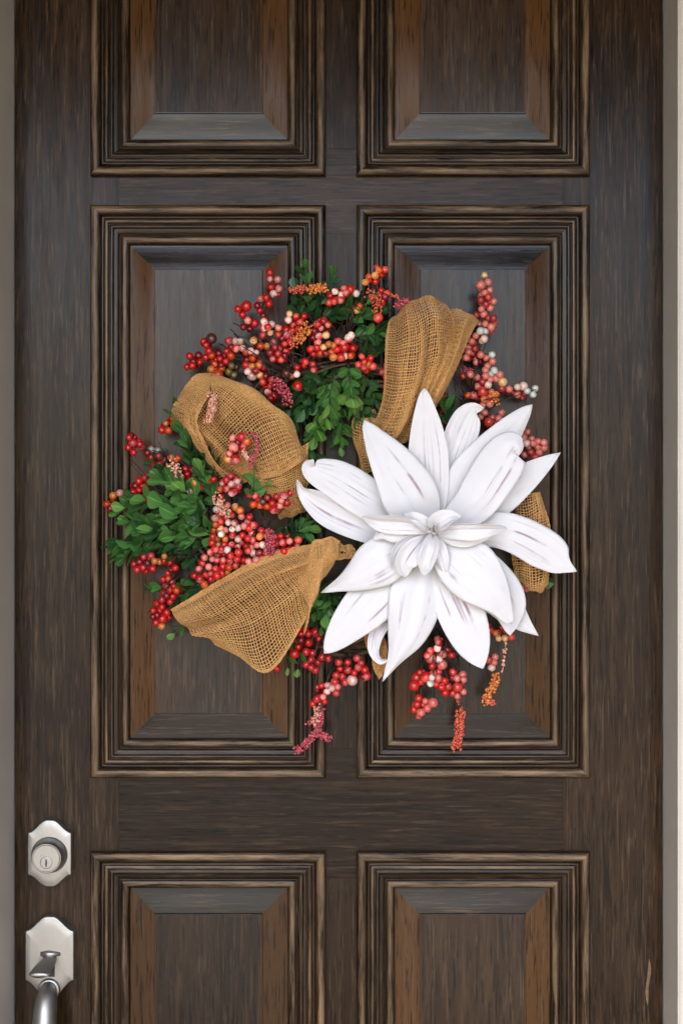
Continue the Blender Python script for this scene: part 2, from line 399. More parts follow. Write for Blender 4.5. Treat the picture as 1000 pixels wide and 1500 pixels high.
def berrymat(name, skin, blush, amount, rough=0.24):
    """waxed berry: skin colour with a paler blush on one cheek and a small brown eye"""
    t = NT(name); tc = t.new('TexCoord'); oi = t.new('ObjectInfo')
    sp = t.new('SeparateXYZ'); t.l.new(tc.outputs['Generated'], sp.inputs[0])
    n = t.noise(t.vec((1, 1, 1)), 180, 3, 0.6)
    g_ = t.math('ADD', t.math('ADD', sp.outputs[0], t.math('MULTIPLY', n, 0.5)), t.math('MULTIPLY', oi.outputs['Random'], 0.35))
    f = t.remap(g_, 1.02 - amount * 0.62, 1.42 - amount * 0.62, 0, 1)
    c = t.mix(f, skin, blush)
    hs_ = t.new('HueSaturation'); t.l.new(c, hs_.inputs['Color']); t.l.new(t.remap(oi.outputs['Random'], 0, 1, 0.75, 1.25), hs_.inputs['Value'])
    dx = t.math('SUBTRACT', sp.outputs[0], 0.5); dy = t.math('SUBTRACT', sp.outputs[1], 0.5)
    eye = t.math('LESS_THAN', t.math('ADD', t.math('MULTIPLY', dx, dx), t.math('MULTIPLY', dy, dy)), 0.010)
    eye = t.math('MULTIPLY', eye, t.math('GREATER_THAN', sp.outputs[2], 0.5))
    c = t.mix(t.math('MULTIPLY', eye, 0.8), hs_.outputs[0], (0.05, 0.02, 0.012))
    return t.set(Base_Color=c, Roughness=rough, Specular_IOR_Level=0.5, Coat_Weight=0.25, Coat_Roughness=0.05)
BM = {'r': berrymat('berry, red', (0.55, 0.014, 0.010), (0.66, 0.09, 0.06), 0.12),
      'c': berrymat('berry, crimson', (0.22, 0.006, 0.010), (0.45, 0.05, 0.05), 0.15),
      'k': berrymat('berry, rose', (0.52, 0.014, 0.018), (0.72, 0.21, 0.16), 0.38),
      'p': berrymat('berry, pale pink', (0.50, 0.040, 0.045), (0.84, 0.58, 0.48), 0.7),
      'w': berrymat('berry, white', (0.60, 0.26, 0.20), (0.86, 0.75, 0.64), 0.85),
      'o': berrymat('berry, orange', (0.58, 0.060, 0.008), (0.76, 0.22, 0.05), 0.3),
      'y': berrymat('berry, amber', (0.58, 0.19, 0.035), (0.78, 0.46, 0.20), 0.6),
      'b': berrymat('berry, brown', (0.10, 0.030, 0.018), (0.40, 0.16, 0.10), 0.2),
      'g': berrymat('berry, grey green', (0.30, 0.33, 0.27), (0.62, 0.66, 0.60), 0.6),
      'm': berrymat('berry, olive', (0.16, 0.13, 0.03), (0.42, 0.30, 0.10), 0.4)}

# grapevine ring under it all
RC, RR = (488, 742), 0.193
for i in range(15):
    ph = random.uniform(0, 6.28); tw = random.choice((3, 4, 5)); r0 = random.uniform(0.008, 0.026); st = random.uniform(0, 6.28); span = random.uniform(3.6, 6.2)
    pts = []; rad = []
    c0 = P(*RC, 0.03)
    for j in range(60):
        u = j / 59; th = st + span * u; a = ph + tw * th
        rr = RR + r0 * math.cos(a) + 0.004 * math.sin(3 * th + i)
        pts.append((c0.x + rr * math.cos(th), -0.034 - r0 * math.sin(a), c0.z + rr * math.sin(th)))
        rad.append(0.0034 * (1 - 0.55 * u) * (1 + 0.12 * math.sin(j * 1.7 + i)))
    V, F = tube(pts, rad, 6); mesh_obj('vine', V, F, M_VINE, wreath)

# ---------- boxwood sprigs
def leaf_mesh(kind, k):
    L, W = 1.0, (0.34, 0.38, 0.31)[k]; bend = (0.10, -0.06, 0.2)[k]; fold = (0.10, 0.16, 0.07)[k]
    V = []; UV = []; F = []; n = 7
    for i in range(n):
        u = i / (n - 1)
        w = W * (math.sin(math.pi * min(1, u ** 1.45)) ** 0.62) if 0 < u < 1 else 0.012
        for s in (-1, -0.5, 0, 0.5, 1):
            V.append((s * w, u * L, fold * abs(s) * w / W * 0.7 + bend * u * u - 0.02 * (s == 0))); UV.append((0.5 + 0.5 * s, u))
    for i in range(n - 1):
        for s in range(4): F.append((i * 5 + s, i * 5 + s + 1, i * 5 + 6 + s, i * 5 + 5 + s))
    o = mesh_obj('leaf', V, F, M_LEAF[kind], None, True, UV); me = o.data; bpy.data.objects.remove(o); return me
LM = [[leaf_mesh(a, b) for b in range(3)] for a in range(3)]
leaves = []          # (matrix, kind, variant, sprig index, front depth)
sprigs = []
def sprig(b, tip, d0, d1, n, ll, kind=1, bow=0.0):
    A, B = P(*b, d0), P(*tip, d1); ax = (B - A); L = ax.length
    side = ax.cross(Vector((0, -1, 0))).normalized()
    pts = [A.lerp(B, u) + side * bow * L * math.sin(math.pi * u) + Vector((0, -0.008 * math.sin(math.pi * u), 0)) for u in np.linspace(0, 1, 8)]
    V, F = tube(pts, [0.0012 * (1 - 0.6 * i / 7) for i in range(8)], 5)
    st = mesh_obj('boxwood_sprig', V, F, M_TWIG, wreath); si = len(sprigs); sprigs.append(st)
    ph = random.uniform(0, 3.14)
    for i in range(n):
        u = 0.18 + 0.82 * i / max(1, n - 1); u = min(u, 0.99); q = u * 7; k = min(int(q), 6); p = pts[k].lerp(pts[k + 1], q - k)
        td = (pts[k + 1] - pts[k]).normalized(); o1 = td.orthogonal().normalized()
        for s in (0, 1):
            ang = ph + i * 1.57 + s * 3.14 + random.uniform(-.35, .35)
            out = Quaternion(td, ang) @ o1
            sp = random.uniform(0.6, 1.05) if i < n - 1 else random.uniform(0.3, 0.6)
            dr = (td * math.cos(sp) + out * math.sin(sp)).normalized()
            if dr.y > 0.55: dr.y *= 0.4; dr.normalize()
            nrm = (td - dr * td.dot(dr)); nrm = nrm.normalized() if nrm.length > 1e-4 else out
            nrm = (nrm + Vector((0, -0.55, 0.15))); nrm = (nrm - dr * nrm.dot(dr)).normalized()
            xx = dr.cross(nrm)
            l = 1.12 * ll / 1000 * random.uniform(0.72, 1.12) * (0.8 if i == n - 1 else 1.0)
            wv = random.uniform(0.9, 1.2)
            m = Matrix(((xx.x * l * wv, dr.x * l, nrm.x * l, p.x), (xx.y * l * wv, dr.y * l, nrm.y * l, p.y), (xx.z * l * wv, dr.z * l, nrm.z * l, p.z), (0, 0, 0, 1)))
            kd = kind
            if kind == 1 and random.random() < 0.25: kd = 0
            if kind == 2 and i < n * 0.5: kd = 1
            leaves.append((m, kd, random.randrange(3), si, -(p.y + dr.y * l * 0.5)))
S = [ # base, tip, d0, d1, pairs, leaf length px, kind
 ((452, 455), (446, 392), .045, .06, 5, 20, 1), ((480, 450), (489, 405), .045, .06, 4, 20, 1), ((440, 470), (432, 425), .04, .05, 4, 20, 0),
 ((470, 480), (520, 440), .04, .055, 6, 24, 0), ((455, 475), (500, 455), .045, .06, 5, 24, 0), ((500, 480), (560, 455), .04, .06, 6, 24, 0), ((510, 495), (552, 490), .05, .065, 5, 24, 1),
 ((500, 470), (545, 440), .05, .065, 5, 22, 1), ((430, 470), (470, 445), .045, .055, 4, 24, 0), ((520, 520), (565, 500), .05, .06, 5, 24, 0),
 ((545, 530), (552, 470), .04, .05, 5, 22, 0),
 # middle sprigs hanging into the hole
 ((470, 545), (445, 600), .05, .065, 6, 26, 0), ((490, 540), (478, 612), .055, .08, 7, 24, 2), ((510, 530), (515, 590), .06, .085, 7, 24, 2), ((500, 550), (540, 605), .05, .07, 6, 24, 0),
 ((470, 570), (462, 640), .05, .07, 6, 24, 2), ((490, 575), (500, 640), .045, .06, 6, 22, 1), ((455, 560), (425, 600), .05, .06, 5, 24, 0), ((530, 540), (550, 585), .05, .06, 5, 22, 1),
 ((480, 560), (440, 570), .055, .065, 5, 28, 0), ((480, 600), (455, 650), .045, .055, 5, 22, 2), ((440, 590), (432, 622), .045, .05, 4, 22, 0), ((505, 590), (525, 620), .05, .06, 4, 20, 1),
 ((460, 540), (510, 570), .045, .05, 5, 26, 0), ((490, 620), (498, 655), .04, .045, 3, 18, 2), ((450, 650), (470, 675), .035, .04, 3, 20, 1), ((520, 560), (490, 590), .05, .06, 5, 24, 1),
 # left mass
 ((300, 770), (190, 765), .05, .07, 8, 27, 1), ((300, 760), (185, 800), .045, .06, 8, 27, 1), ((310, 780), (170, 800), .04, .05, 9, 27, 1), ((300, 750), (200, 730), .055, .075, 7, 27, 1),
 ((310, 740), (235, 700), .055, .08, 7, 27, 1), ((305, 790), (215, 775), .06, .08, 7, 28, 1), ((300, 740), (265, 715), .06, .09, 5, 26, 2), ((310, 750), (270, 740), .07, .09, 6, 28, 1),
 ((320, 770), (250, 755), .07, .085, 6, 28, 1), ((310, 800), (240, 800), .05, .06, 7, 27, 0), ((320, 790), (290, 770), .06, .08, 5, 28, 1), ((325, 750), (295, 690), .05, .07, 6, 26, 1),
 ((230, 740), (172, 745), .05, .06, 5, 22, 2), ((300, 720), (230, 680), .05, .06, 6, 24, 0), ((290, 700), (262, 605), .05, .055, 8, 26, 1), ((300, 690), (275, 630), .045, .05, 6, 28, 0), ((330, 720), (305, 660), .04, .05, 6, 28, 0),
 ((250, 790), (175, 815), .035, .04, 6, 24, 1), ((300, 810), (250, 815), .05, .055, 5, 26, 0),
 # small ones among berries and ribbon
 ((372, 725), (372, 697), .085, .10, 3, 20, 2), ((365, 725), (388, 712), .085, .10, 2, 18, 2), ((425, 790), (452, 760), .05, .06, 5, 20, 1), ((430, 780), (458, 775), .045, .055, 4, 20, 1), ((400, 800), (430, 775), .04, .05, 4, 22, 0),
 ((290, 850), (262, 880), .035, .045, 4, 20, 1), ((280, 860), (225, 862), .03, .04, 4, 20, 1), ((300, 860), (330, 870), .035, .04, 5, 22, 0), ((290, 900), (256, 928), .03, .035, 3, 18, 2), ((300, 845), (285, 880), .04, .05, 5, 22, 0),
 ((480, 860), (478, 910), .05, .07, 5, 26, 1), ((470, 850), (500, 885), .05, .06, 5, 26, 0), ((490, 850), (465, 895), .045, .06, 5, 26, 1), ((430, 930), (422, 978), .03, .035, 3, 16, 2), ((440, 950), (436, 980), .03, .035, 2, 16, 2), ((490, 880), (455, 905), .05, .06, 4, 26, 0),
 ((650, 640), (655, 595), .04, .055, 5, 24, 1), ((640, 630), (668, 610), .04, .05, 4, 24, 0), ((600, 640), (575, 625), .04, .05, 4, 22, 1), ((560, 620), (590, 640), .035, .045, 4, 24, 0), ((740, 830), (790, 850), .03, .04, 5, 24, 0), ((700, 640), (660, 620), .04, .045, 4, 24, 0)]
for a in S: sprig(*a)

# ---------- berries
sph = {}
def sphere_mesh(mat, seg=14, rings=9):
    bm = bmesh.new(); bmesh.ops.create_uvsphere(bm, u_segments=seg, v_segments=rings, radius=1)
    for v_ in bm.verts:
        if v_.co.z > 0.9: v_.co.z -= 0.10 * (v_.co.z - 0.9) / 0.1
    me = bpy.data.meshes.new('berry'); bm.to_mesh(me); bm.free(); me.materials.append(mat)
    me.polygons.foreach_set('use_smooth', [True] * len(me.polygons)); return me
for k, m in BM.items(): sph[k] = sphere_mesh(m)
berries = []         # (centre, radius, kind, branch index)
branches = []
def branch(origin, ox, oy, sc, d, size, txt, dtip=None):
    """berries read off the photograph, then pushed apart so that none run into each other"""
    items = []
    for w in txt.split():
        x, y = w[:-1].split(','); kd = w[-1]; r = size * random.uniform(0.90, 1.12)
        if kd.isupper(): kd = kd.lower(); r *= 1.35
        items.append([ox + float(x) * sc, oy + float(y) * sc, d + random.uniform(-.006, .006), r, kd])
    if len(items) > 4:
        for i in range(int(len(items) * 0.85)):
            a, b = random.sample(items[:], 2); u = random.uniform(.2, .8)
            if (a[0] - b[0]) ** 2 + (a[1] - b[1]) ** 2 > 30 ** 2: continue
            items.append([a[0] * u + b[0] * (1 - u) + random.uniform(-4, 4), a[1] * u + b[1] * (1 - u) + random.uniform(-4, 4), d - random.uniform(.010, .018), size * random.uniform(.8, 1.0), random.choice('rrckk')])
    place(origin, items)
def place(origin, items, od=0.04):
    pos = np.array([P(i[0], i[1], i[2]) for i in items]); rad = np.array([i[3] for i in items]) / 1000
    for it in range(30):
        dv = pos[:, None] - pos[None]; ds = np.linalg.norm(dv, axis=2) + 1e-9; mn = (rad[:, None] + rad[None]) * 0.86
        ov = np.clip(mn - ds, 0, None); np.fill_diagonal(ov, 0)
        if ov.max() < 1e-4: break
        dv[:, :, 1] *= 2.0; dv += rng.normal(0, 1e-4, dv.shape); nrm = dv / (np.linalg.norm(dv, axis=2)[..., None] + 1e-9)
        pos += 0.4 * (nrm * ov[..., None]).sum(1)
    O = P(*origin, od); ctr = Vector(pos.mean(0)); mid = O.lerp(ctr, 0.55) + Vector((0, -0.006, 0.004))
    back = ctr + Vector((0, 0.008, 0))
    parts = [tube(spline([O, mid, back], 8), [0.0015] * 8, 5)]
    for p, r in zip(pos, rad):
        p = Vector(p); parts.append(tube([back.lerp(p, 0.0) + Vector((0, 0.002, 0)), back.lerp(p, 0.6) + Vector((0, 0.004, 0)), p], [0.0009, 0.0008, 0.0007], 4, False))
    V, F = join(parts); st = mesh_obj('berry_branch', V, F, M_STEM, wreath); bi = len(branches); branches.append(st)
    for p, r, it in zip(pos, rad, items): berries.append((Vector(p), float(r), it[4], bi))
C1 = (240, 370, .28); C2 = (140, 570, .26); C3 = (180, 780, .28); C4 = (300, 600, .26); C5 = (480, 380, .26); C6 = (620, 380, .22); C7 = (380, 860, .38)
bz = 5.35
B = [
 ((385, 520), C1, .060, "555,105k 555,138p 595,140p 602,188p 576,214w 560,180k 505,243p 535,236r 490,280c 550,268r 500,300k 520,330c"),
 ((385, 530), C1, .062, "388,295r 432,280R 412,325r"), ((390, 530), C1, .064, "440,355k 474,370R 415,390c 450,400c"),
 ((400, 540), C1, .070, "527,363p 561,376w 524,398p 557,420y 540,390k 600,392k 598,430o 520,430c"),
 ((420, 540), C1, .072, "658,320y 692,333r 733,333r 712,362r 678,382r 650,352p 640,405r 652,430p 670,410r 705,400r 620,450c"),
 ((450, 540), C1, .070, "803,375k 838,357k 858,376k 818,397k 785,416c 812,438p 848,432y 805,468k 780,440c"),
 ((360, 545), C1, .066, "342,467p 375,465w 398,467w 411,500w 376,502k 350,490c 330,515k"),
 ((370, 550), C1, .068, "432,520o 456,517p 480,525p 470,460y 505,490o 460,555o 490,590y 540,490y 573,470p 440,560c"),
 ((420, 550), C1, .074, "600,500k 632,480r 640,520r 597,532r 572,556k 612,557r 660,470r 560,520c 580,500c 630,540c"),
 ((310, 545), C1, .058, "208,465k 232,478c 247,455B 233,508r 225,490r"), ((300, 550), C1, .056, "140,548r 180,545c 150,586r 125,597r 175,568r 160,570c"),
 ((330, 550), C1, .060, "220,548r 252,540o 287,527c 292,556k 325,570r 352,540o 318,540c 300,590c 275,560r"),
 ((320, 555), C1, .064, "262,587o 286,635O 250,612y 242,640y 265,610o 300,610o"), ((370, 560), C1, .060, "355,593m 340,625m 365,640m 380,600b"),
 ((385, 560), C1, .072, "430,590k 460,643W 465,600y 495,592o 500,640y 440,620p 480,615c 520,600k 505,570r"),
 ((410, 560), C1, .074, "640,632B 695,637p 697,600r 740,570r 780,583c 785,612k 665,650b"), ((425, 560), C1, .078, "700,700R"),
 ((400, 560), C1, .070, "520,675r 553,700k 560,670k 545,730p 580,690c 530,650c 575,750k 560,760c"),
 ((490, 530), C1, .074, "835,495y 862,480y 890,487o 880,520o 905,505r 942,497R 925,548R 885,548y 960,450p 978,433p 975,540o 990,500r 845,525c 905,470r"),
 ((440, 520), C1, .066, "800,500k 818,525o 780,530k 795,470c 820,495c 770,505r"),
 ((490, 470), C1, .074, "895,203p 930,217p 908,245p 867,262r 893,255r 870,225k 920,250k 940,195k"),
 ((540, 440), C5, .066, "212,128y 230,97o 262,125r 270,87y 300,85r 318,58r 288,65o 240,120r"),
 ((520, 450), C5, .074, "127,172R 157,190w 105,190k"), ((545, 450), C5, .072, "300,178r 332,193r 308,240r 285,205r 320,215c"),
 ((525, 460), C5, .066, "178,265o 148,275r 165,285y"), ((555, 500), C5, .080, "283,330R"),
 ((540, 560), C5, .078, "193,550r 237,563r 180,596r 208,578r 215,620r 252,602r 230,590o 198,612c"),
 ((520, 530), C5, .070, "113,450P 132,428p 92,470k 150,498o 130,540o 100,545p 70,550r"), ((570, 560), C5, .060, "307,635k 325,660r 330,600c"),
 ((690, 560), C6, .060, "405,105y 380,170K 430,150k 405,225k 440,205k 385,275c 425,285k 465,278k 390,325k 440,320k 400,365k 430,250r 410,300c"),
 ((690, 570), C6, .062, "350,370c 465,390c 370,430b 410,430k 450,450k 470,435r 410,480g 375,480g 350,505k 320,545k 390,540p 402,530p 430,390c"),
 ((690, 580), C6, .058, "300,590k 340,590c 320,625c 285,650k 380,635k 415,655k 460,680k 350,685k 425,710k 455,635g 300,620k 330,560c"),
 ((690, 590), C6, .062, "470,740g 455,765g 505,770k 520,812Y 310,765k 355,785k 405,780k 450,800k 430,835p 370,835k 265,775r 410,750k 480,790k 390,810c"),
 ((700, 600), C6, .064, "395,885R 450,890o 415,930o 435,955k 330,905k 295,905o 470,905o 440,915r 400,960k"),
 ((700, 590), C6, .050, "570,865k 625,850p 663,845P 625,902k 690,876g 743,858g 728,900g 520,860c"),
 ((690, 630), C6, .050, "520,1022k 500,1060k 435,1085R 405,1020k 385,1000k 380,1050k"), ((640, 600), C6, .048, "115,905o 130,865o 100,880r 150,990r 210,985o 225,1020r 130,1010c"),
 ((740, 660), C6, .055, "690,1147k 720,1195k 760,1212k 798,1222k 755,1246k 683,1232p 712,1282c 670,1302k 790,1262k 748,1308r 665,1185k 700,1250b 730,1225k 650,1240k 770,1285k"),
 ((250, 680), C2, .050, "190,272k 215,305P 190,325k 215,357k 262,327p 200,260c 240,300k 250,310k"), ((260, 700), C2, .054, "312,346g 353,347g 315,378r 355,378p 385,405p 332,432k 400,440k 330,470k 360,420k 300,360c"),
 ((270, 700), C2, .060, "428,390y 462,392o 440,410o"), ((280, 700), C2, .058, "505,450r 480,475r 540,460r 572,432r 587,462r 515,480r 530,510r 450,520r 470,545o 500,500c 550,490c"),
 ((280, 650), C2, .050, "432,165r 397,195y 437,195o 375,230r 410,233o 565,240r"),
 ((260, 740), C2, .060, "245,520r 275,500r 285,550r 245,570r 212,580r 285,580r 257,610r 298,620r 230,545c 262,545r"),
 ((220, 750), C2, .052, "100,600y 138,585w 68,650r 100,660r 100,688r 85,670c"), ((290, 740), C2, .080, "575,552R 532,577w 560,530y"), ((300, 720), C2, .07, "655,522o 665,510r"),
 ((345, 690), C2, .125, "780,282k 825,270K 852,297o 776,330K 822,318k 752,368k 745,392y 790,397K 800,300c"),
 ((340, 735), C2, .095, "760,490p 716,525p 797,512p 760,540p 800,553p 710,565o 770,585p 705,610r 740,515k 785,575k 730,560k"),
 ((360, 755), C4, .095, "250,480r 290,490k 348,500c 325,518b 275,535o 350,546o 405,490k 445,485p 482,470k 420,540k 462,525k 388,565k 380,530r 310,530o 430,510k 300,505c"),
 ((260, 820), C3, .055, "60,165k 108,130p 150,125p 75,195k 105,180k 130,160b 165,147y 195,152y 157,190k 220,128y 262,130o 240,160r 275,185r 90,155c 250,185c 225,150r"),
 ((260, 830), C3, .055, "235,215r 215,245k 258,260p 227,282p 245,302r 280,302o 215,320k 210,345r 255,335r 248,362r 265,285r 235,240o 230,330c"),
 ((250, 860), C3, .050, "178,372r 158,408r 205,390r 180,432c 230,420r 210,452R 175,472k 205,480y 195,410r 160,440c"),
 ((400, 940), C3, .035, "805,712r"),
 ((440, 930), C7, .060, "215,175R 190,215R 160,180r 175,160r 135,258R 180,250k 150,230r 205,255k 180,300k 200,280k 215,320k 225,290k 240,270k 265,275k 250,250c 160,205c 230,200r 190,180k 200,310k 260,140o"),
 ((500, 950), C7, .065, "305,290k 340,290r 375,275k 390,295k 405,320r 295,340k 320,347k 355,360P 340,320k 380,310k 310,315r 415,345k 365,330r 330,365k 400,345c 290,365k"),
 ((490, 970), C7, .065, "240,380k 262,380p 285,375k 265,402p 290,405k 245,420k 225,430k 205,450r 250,440r 275,395p 300,385k"),
 ((630, 930), C7, .070, "685,200k 690,215k 660,245k 685,235p 710,255k 740,262k 660,275K 690,280p 700,303K 665,305k 670,335k 690,350k 665,345p 710,360r 680,375k 660,372g 700,385r 725,385r 715,407r 720,245c 690,325r 645,262k"),
 ((620, 960), C7, .060, "618,330r 605,350R 633,352R 603,375R 620,365r"), ((615, 990), C7, .060, "612,430r 640,440k 665,447K 605,455r 642,468k 620,482K 600,470r 615,495k 630,455r"),
 ((670, 960), C7, .060, "745,328r 758,352k 783,337k 786,358k 765,387R 783,402k 745,410r 760,420k 745,350c"),
 ((710, 920), C7, .055, "880,150r 905,175o 920,197y 945,197y 970,192r 890,165r 960,180o"), ((710, 950), C7, .055, "905,272k 895,307p 885,282r 900,290k")]
for org, C, d, txt in B: branch(org, C[0], C[1], C[2], d, bz, txt)
# the dense drift of pink berries over the lower left ribbon
poly = [(316, 742), (345, 736), (368, 760), (392, 786), (440, 784), (434, 806), (388, 816), (350, 846), (325, 842), (300, 862), (282, 842), (298, 816), (308, 790), (314, 768)]
def inside(x, y, pl):
    c = False
    for i in range(len(pl)):
        (x1, y1), (x2, y2) = pl[i], pl[i - 1]
        if (y1 > y) != (y2 > y) and x < (x2 - x1) * (y - y1) / (y2 - y1) + x1: c = not c
    return c
drift = []; tries = 0
while tries < 4000:
    tries += 1; x, y = random.uniform(280, 442), random.uniform(735, 864)
    if not inside(x, y, poly) or any((x - q[0]) ** 2 + (y - q[1]) ** 2 < 58 for q in drift): continue
    kd = random.choices('kprowyc', (46, 14, 22, 5, 3, 3, 7))[0]
    if x < 330 and y < 800: kd = random.choices('kpoywr', (15, 20, 25, 15, 10, 15))[0]
    drift.append([x, y, random.uniform(.078, .104), bz * random.uniform(.92, 1.14), kd])
drift.sort(key=lambda q: q[0])
for i in range(0, len(drift), 12): place((350 + i * 0.5, 800), drift[i:i + 12], 0.05)
NB = len(berries)

# make the berries and leaves: the 300 nearest of each are parts, the rest one mass
def finish(items, depth, limit):
    idx = sorted(range(len(items)), key=lambda i: -depth(items[i])); return set(idx[:limit])
front = finish(berries, lambda b: -b[0].y, 300)
restV = []; restF = []; restM = []; keys = list(BM)
sv_ = np.empty(len(sph['r'].vertices) * 3); sph['r'].vertices.foreach_get('co', sv_); sv_ = sv_.reshape(-1, 3); sf_ = [tuple(p.vertices) for p in sph['r'].polygons]
def rand_q():
    # eye turned to somewhere on the outer half
    a = Vector((random.gauss(0, 1), -abs(random.gauss(0, 1)) + 0.2, random.gauss(0, 1))).normalized()
    q = a.to_track_quat('Z', 'Y'); return q @ Quaternion((0, 0, 1), random.uniform(0, 6.28))
for i, (c, r, kd, bi) in enumerate(berries):
    q = rand_q(); sq = random.uniform(0.9, 1.0)
    if i in front:
        o = bpy.data.objects.new('berry', sph[kd]); o.rotation_mode = 'QUATERNION'
        o.location = c; o.rotation_quaternion = q; o.scale = (r, r, r * sq); link(o, branches[bi])
    else:
        m = np.array(q.to_matrix()); off = len(restV) and sum(len(a) for a in restV)
        restV.append((sv_ * r) @ m.T + np.array(c)); restF += [tuple(k + off for k in f) for f in sf_]; restM += [keys.index(kd)] * len(sf_)
if restV:
    o = mesh_obj('berries', np.concatenate(restV), restF, None, wreath)
    for k in keys: o.data.materials.append(BM[k])
    o.data.polygons.foreach_set('material_index', restM); tag(o, kind='stuff')
front = finish(leaves, lambda l: l[4], 300)
fv = []; ff = []; fm = []; fu = []
for i, (m, kd, vr, si, dp) in enumerate(leaves):
    if i in front:
        o = bpy.data.objects.new('leaf', LM[kd][vr]); link(o, sprigs[si]); o.matrix_basis = m
    else:
        me = LM[kd][vr]; off = len(fv); fv += [m @ v_.co for v_ in me.vertices]; ff += [tuple(k + off for k in p.vertices) for p in me.polygons]; fm += [kd] * len(me.polygons)
        fu += [(0.5 + 0.5 * s_, u_ / 6) for u_ in range(7) for s_ in (-1, -.5, 0, .5, 1)]
if fv:
    o = mesh_obj('foliage', fv, ff, None, wreath, True, fu)
    for m in M_LEAF: o.data.materials.append(m)
    o.data.polygons.foreach_set('material_index', fm); tag(o, kind='stuff')

# ---------- sprays of tiny glass beads
def beadmat(name, col, hi):
    t = NT(name); v = t.vec((1, 1, 1)); c = t.mix(t.remap(t.noise(v, 330, 2), 0.4, 0.62, 0, 1), col, hi)
    return t.set(Base_Color=c, Roughness=0.12, Specular_IOR_Level=0.8, Coat_Weight=0.5, Coat_Roughness=0.05)
BD = {'o': beadmat('beads, orange', (0.55, 0.09, 0.01), (0.80, 0.30, 0.05)), 'p': beadmat('beads, peach', (0.55, 0.15, 0.07), (0.85, 0.55, 0.38)),
      'c': beadmat('beads, crimson', (0.28, 0.012, 0.03), (0.62, 0.10, 0.12)), 'r': beadmat('beads, red', (0.45, 0.02, 0.012), (0.72, 0.16, 0.06))}
bm = bmesh.new(); bmesh.ops.create_icosphere(bm, subdivisions=2, radius=1); me = bpy.data.meshes.new('bead'); bm.to_mesh(me); bm.free()
iv = np.array([v_.co for v_ in me.vertices]); itr = [tuple(p.vertices) for p in me.polygons]; bpy.data.meshes.remove(me)
def beads(kind, path, d, rad, n, size=1.75):
    n = int(n * 1.5)
    c = spline([(x, y) for x, y in path], 40) if len(path) > 1 else np.array([path[0]] * 40)
    parts = []
    if len(path) > 1: parts.append(tube([P(x, y, d) for x, y in c], 0.0007, 4))
    for i in range(n):
        x, y = c[random.randrange(40)]; a = random.uniform(0, 6.28); q = rad * math.sqrt(random.random())
        p = P(x + q * math.cos(a), y + q * math.sin(a), d + random.uniform(-.6, 1) * rad / 1000)
        parts.append((iv * size / 1000 * random.uniform(.75, 1.2) + np.array(p), itr))
    V, F = join(parts); tag(mesh_obj('bead_spray', V, F, BD[kind], wreath), kind='stuff')
for a in [('o', [(435, 500), (444, 488), (450, 477)], .085, 9, 70), ('r', [(428, 424), (446, 424)], .075, 6, 45), ('o', [(452, 424), (476, 420)], .078, 7, 55), ('c', [(404, 560), (416, 572), (422, 588)], .085, 9, 80),
          ('p', [(309, 577), (312, 595), (304, 618)], .118, 6, 75), ('p', [(314, 580), (309, 606)], .120, 6, 50), ('r', [(540, 430), (552, 438), (552, 455)], .08, 8, 60), ('c', [(580, 450), (589, 442), (596, 440)], .09, 5, 35), ('r', [(570, 430), (585, 436)], .07, 3, 18),
          ('p', [(252, 678), (258, 690), (262, 700)], .075, 8, 60), ('c', [(372, 634), (378, 652), (370, 672), (368, 684)], .125, 4, 50), ('p', [(355, 660), (364, 672)], .125, 4, 30), ('p', [(318, 728), (325, 742), (332, 752)], .105, 8, 75), ('c', [(395, 778), (396, 795), (394, 812)], .108, 7, 75),
          ('r', [(300, 858), (302, 866)], .07, 3, 14), ('c', [(470, 1040), (465, 1065), (452, 1085), (436, 1098)], .06, 7, 120), ('c', [(472, 1050), (450, 1058)], .06, 5, 40), ('c', [(462, 1072), (474, 1078), (482, 1081)], .06, 6, 55), ('p', [(466, 1036), (462, 1060)], .064, 6, 30),
          ('r', [(674, 1042), (672, 1070), (668, 1096)], .055, 7, 150), ('o', [(727, 990), (722, 1005), (714, 1018), (710, 1030)], .05, 6, 80), ('r', [(712, 1026), (722, 1030)], .05, 4, 25), ('p', [(740, 942), (738, 962), (735, 986)], .05, 2, 14), ('r', [(672, 1020), (671, 1030)], .05, 3, 14),
          ('r', [(640, 470 + 470), (645, 938)], .06, 4, 20), ('o', [(722, 578), (726, 590)], .07, 6, 30), ('c', [(676, 538), (690, 545)], .05, 5, 30), ('c', [(785, 845), (768, 862)], .05, 5, 30), ('r', [(425, 480), (430, 500), (424, 512)], .075, 4, 25)]: beads(*a)

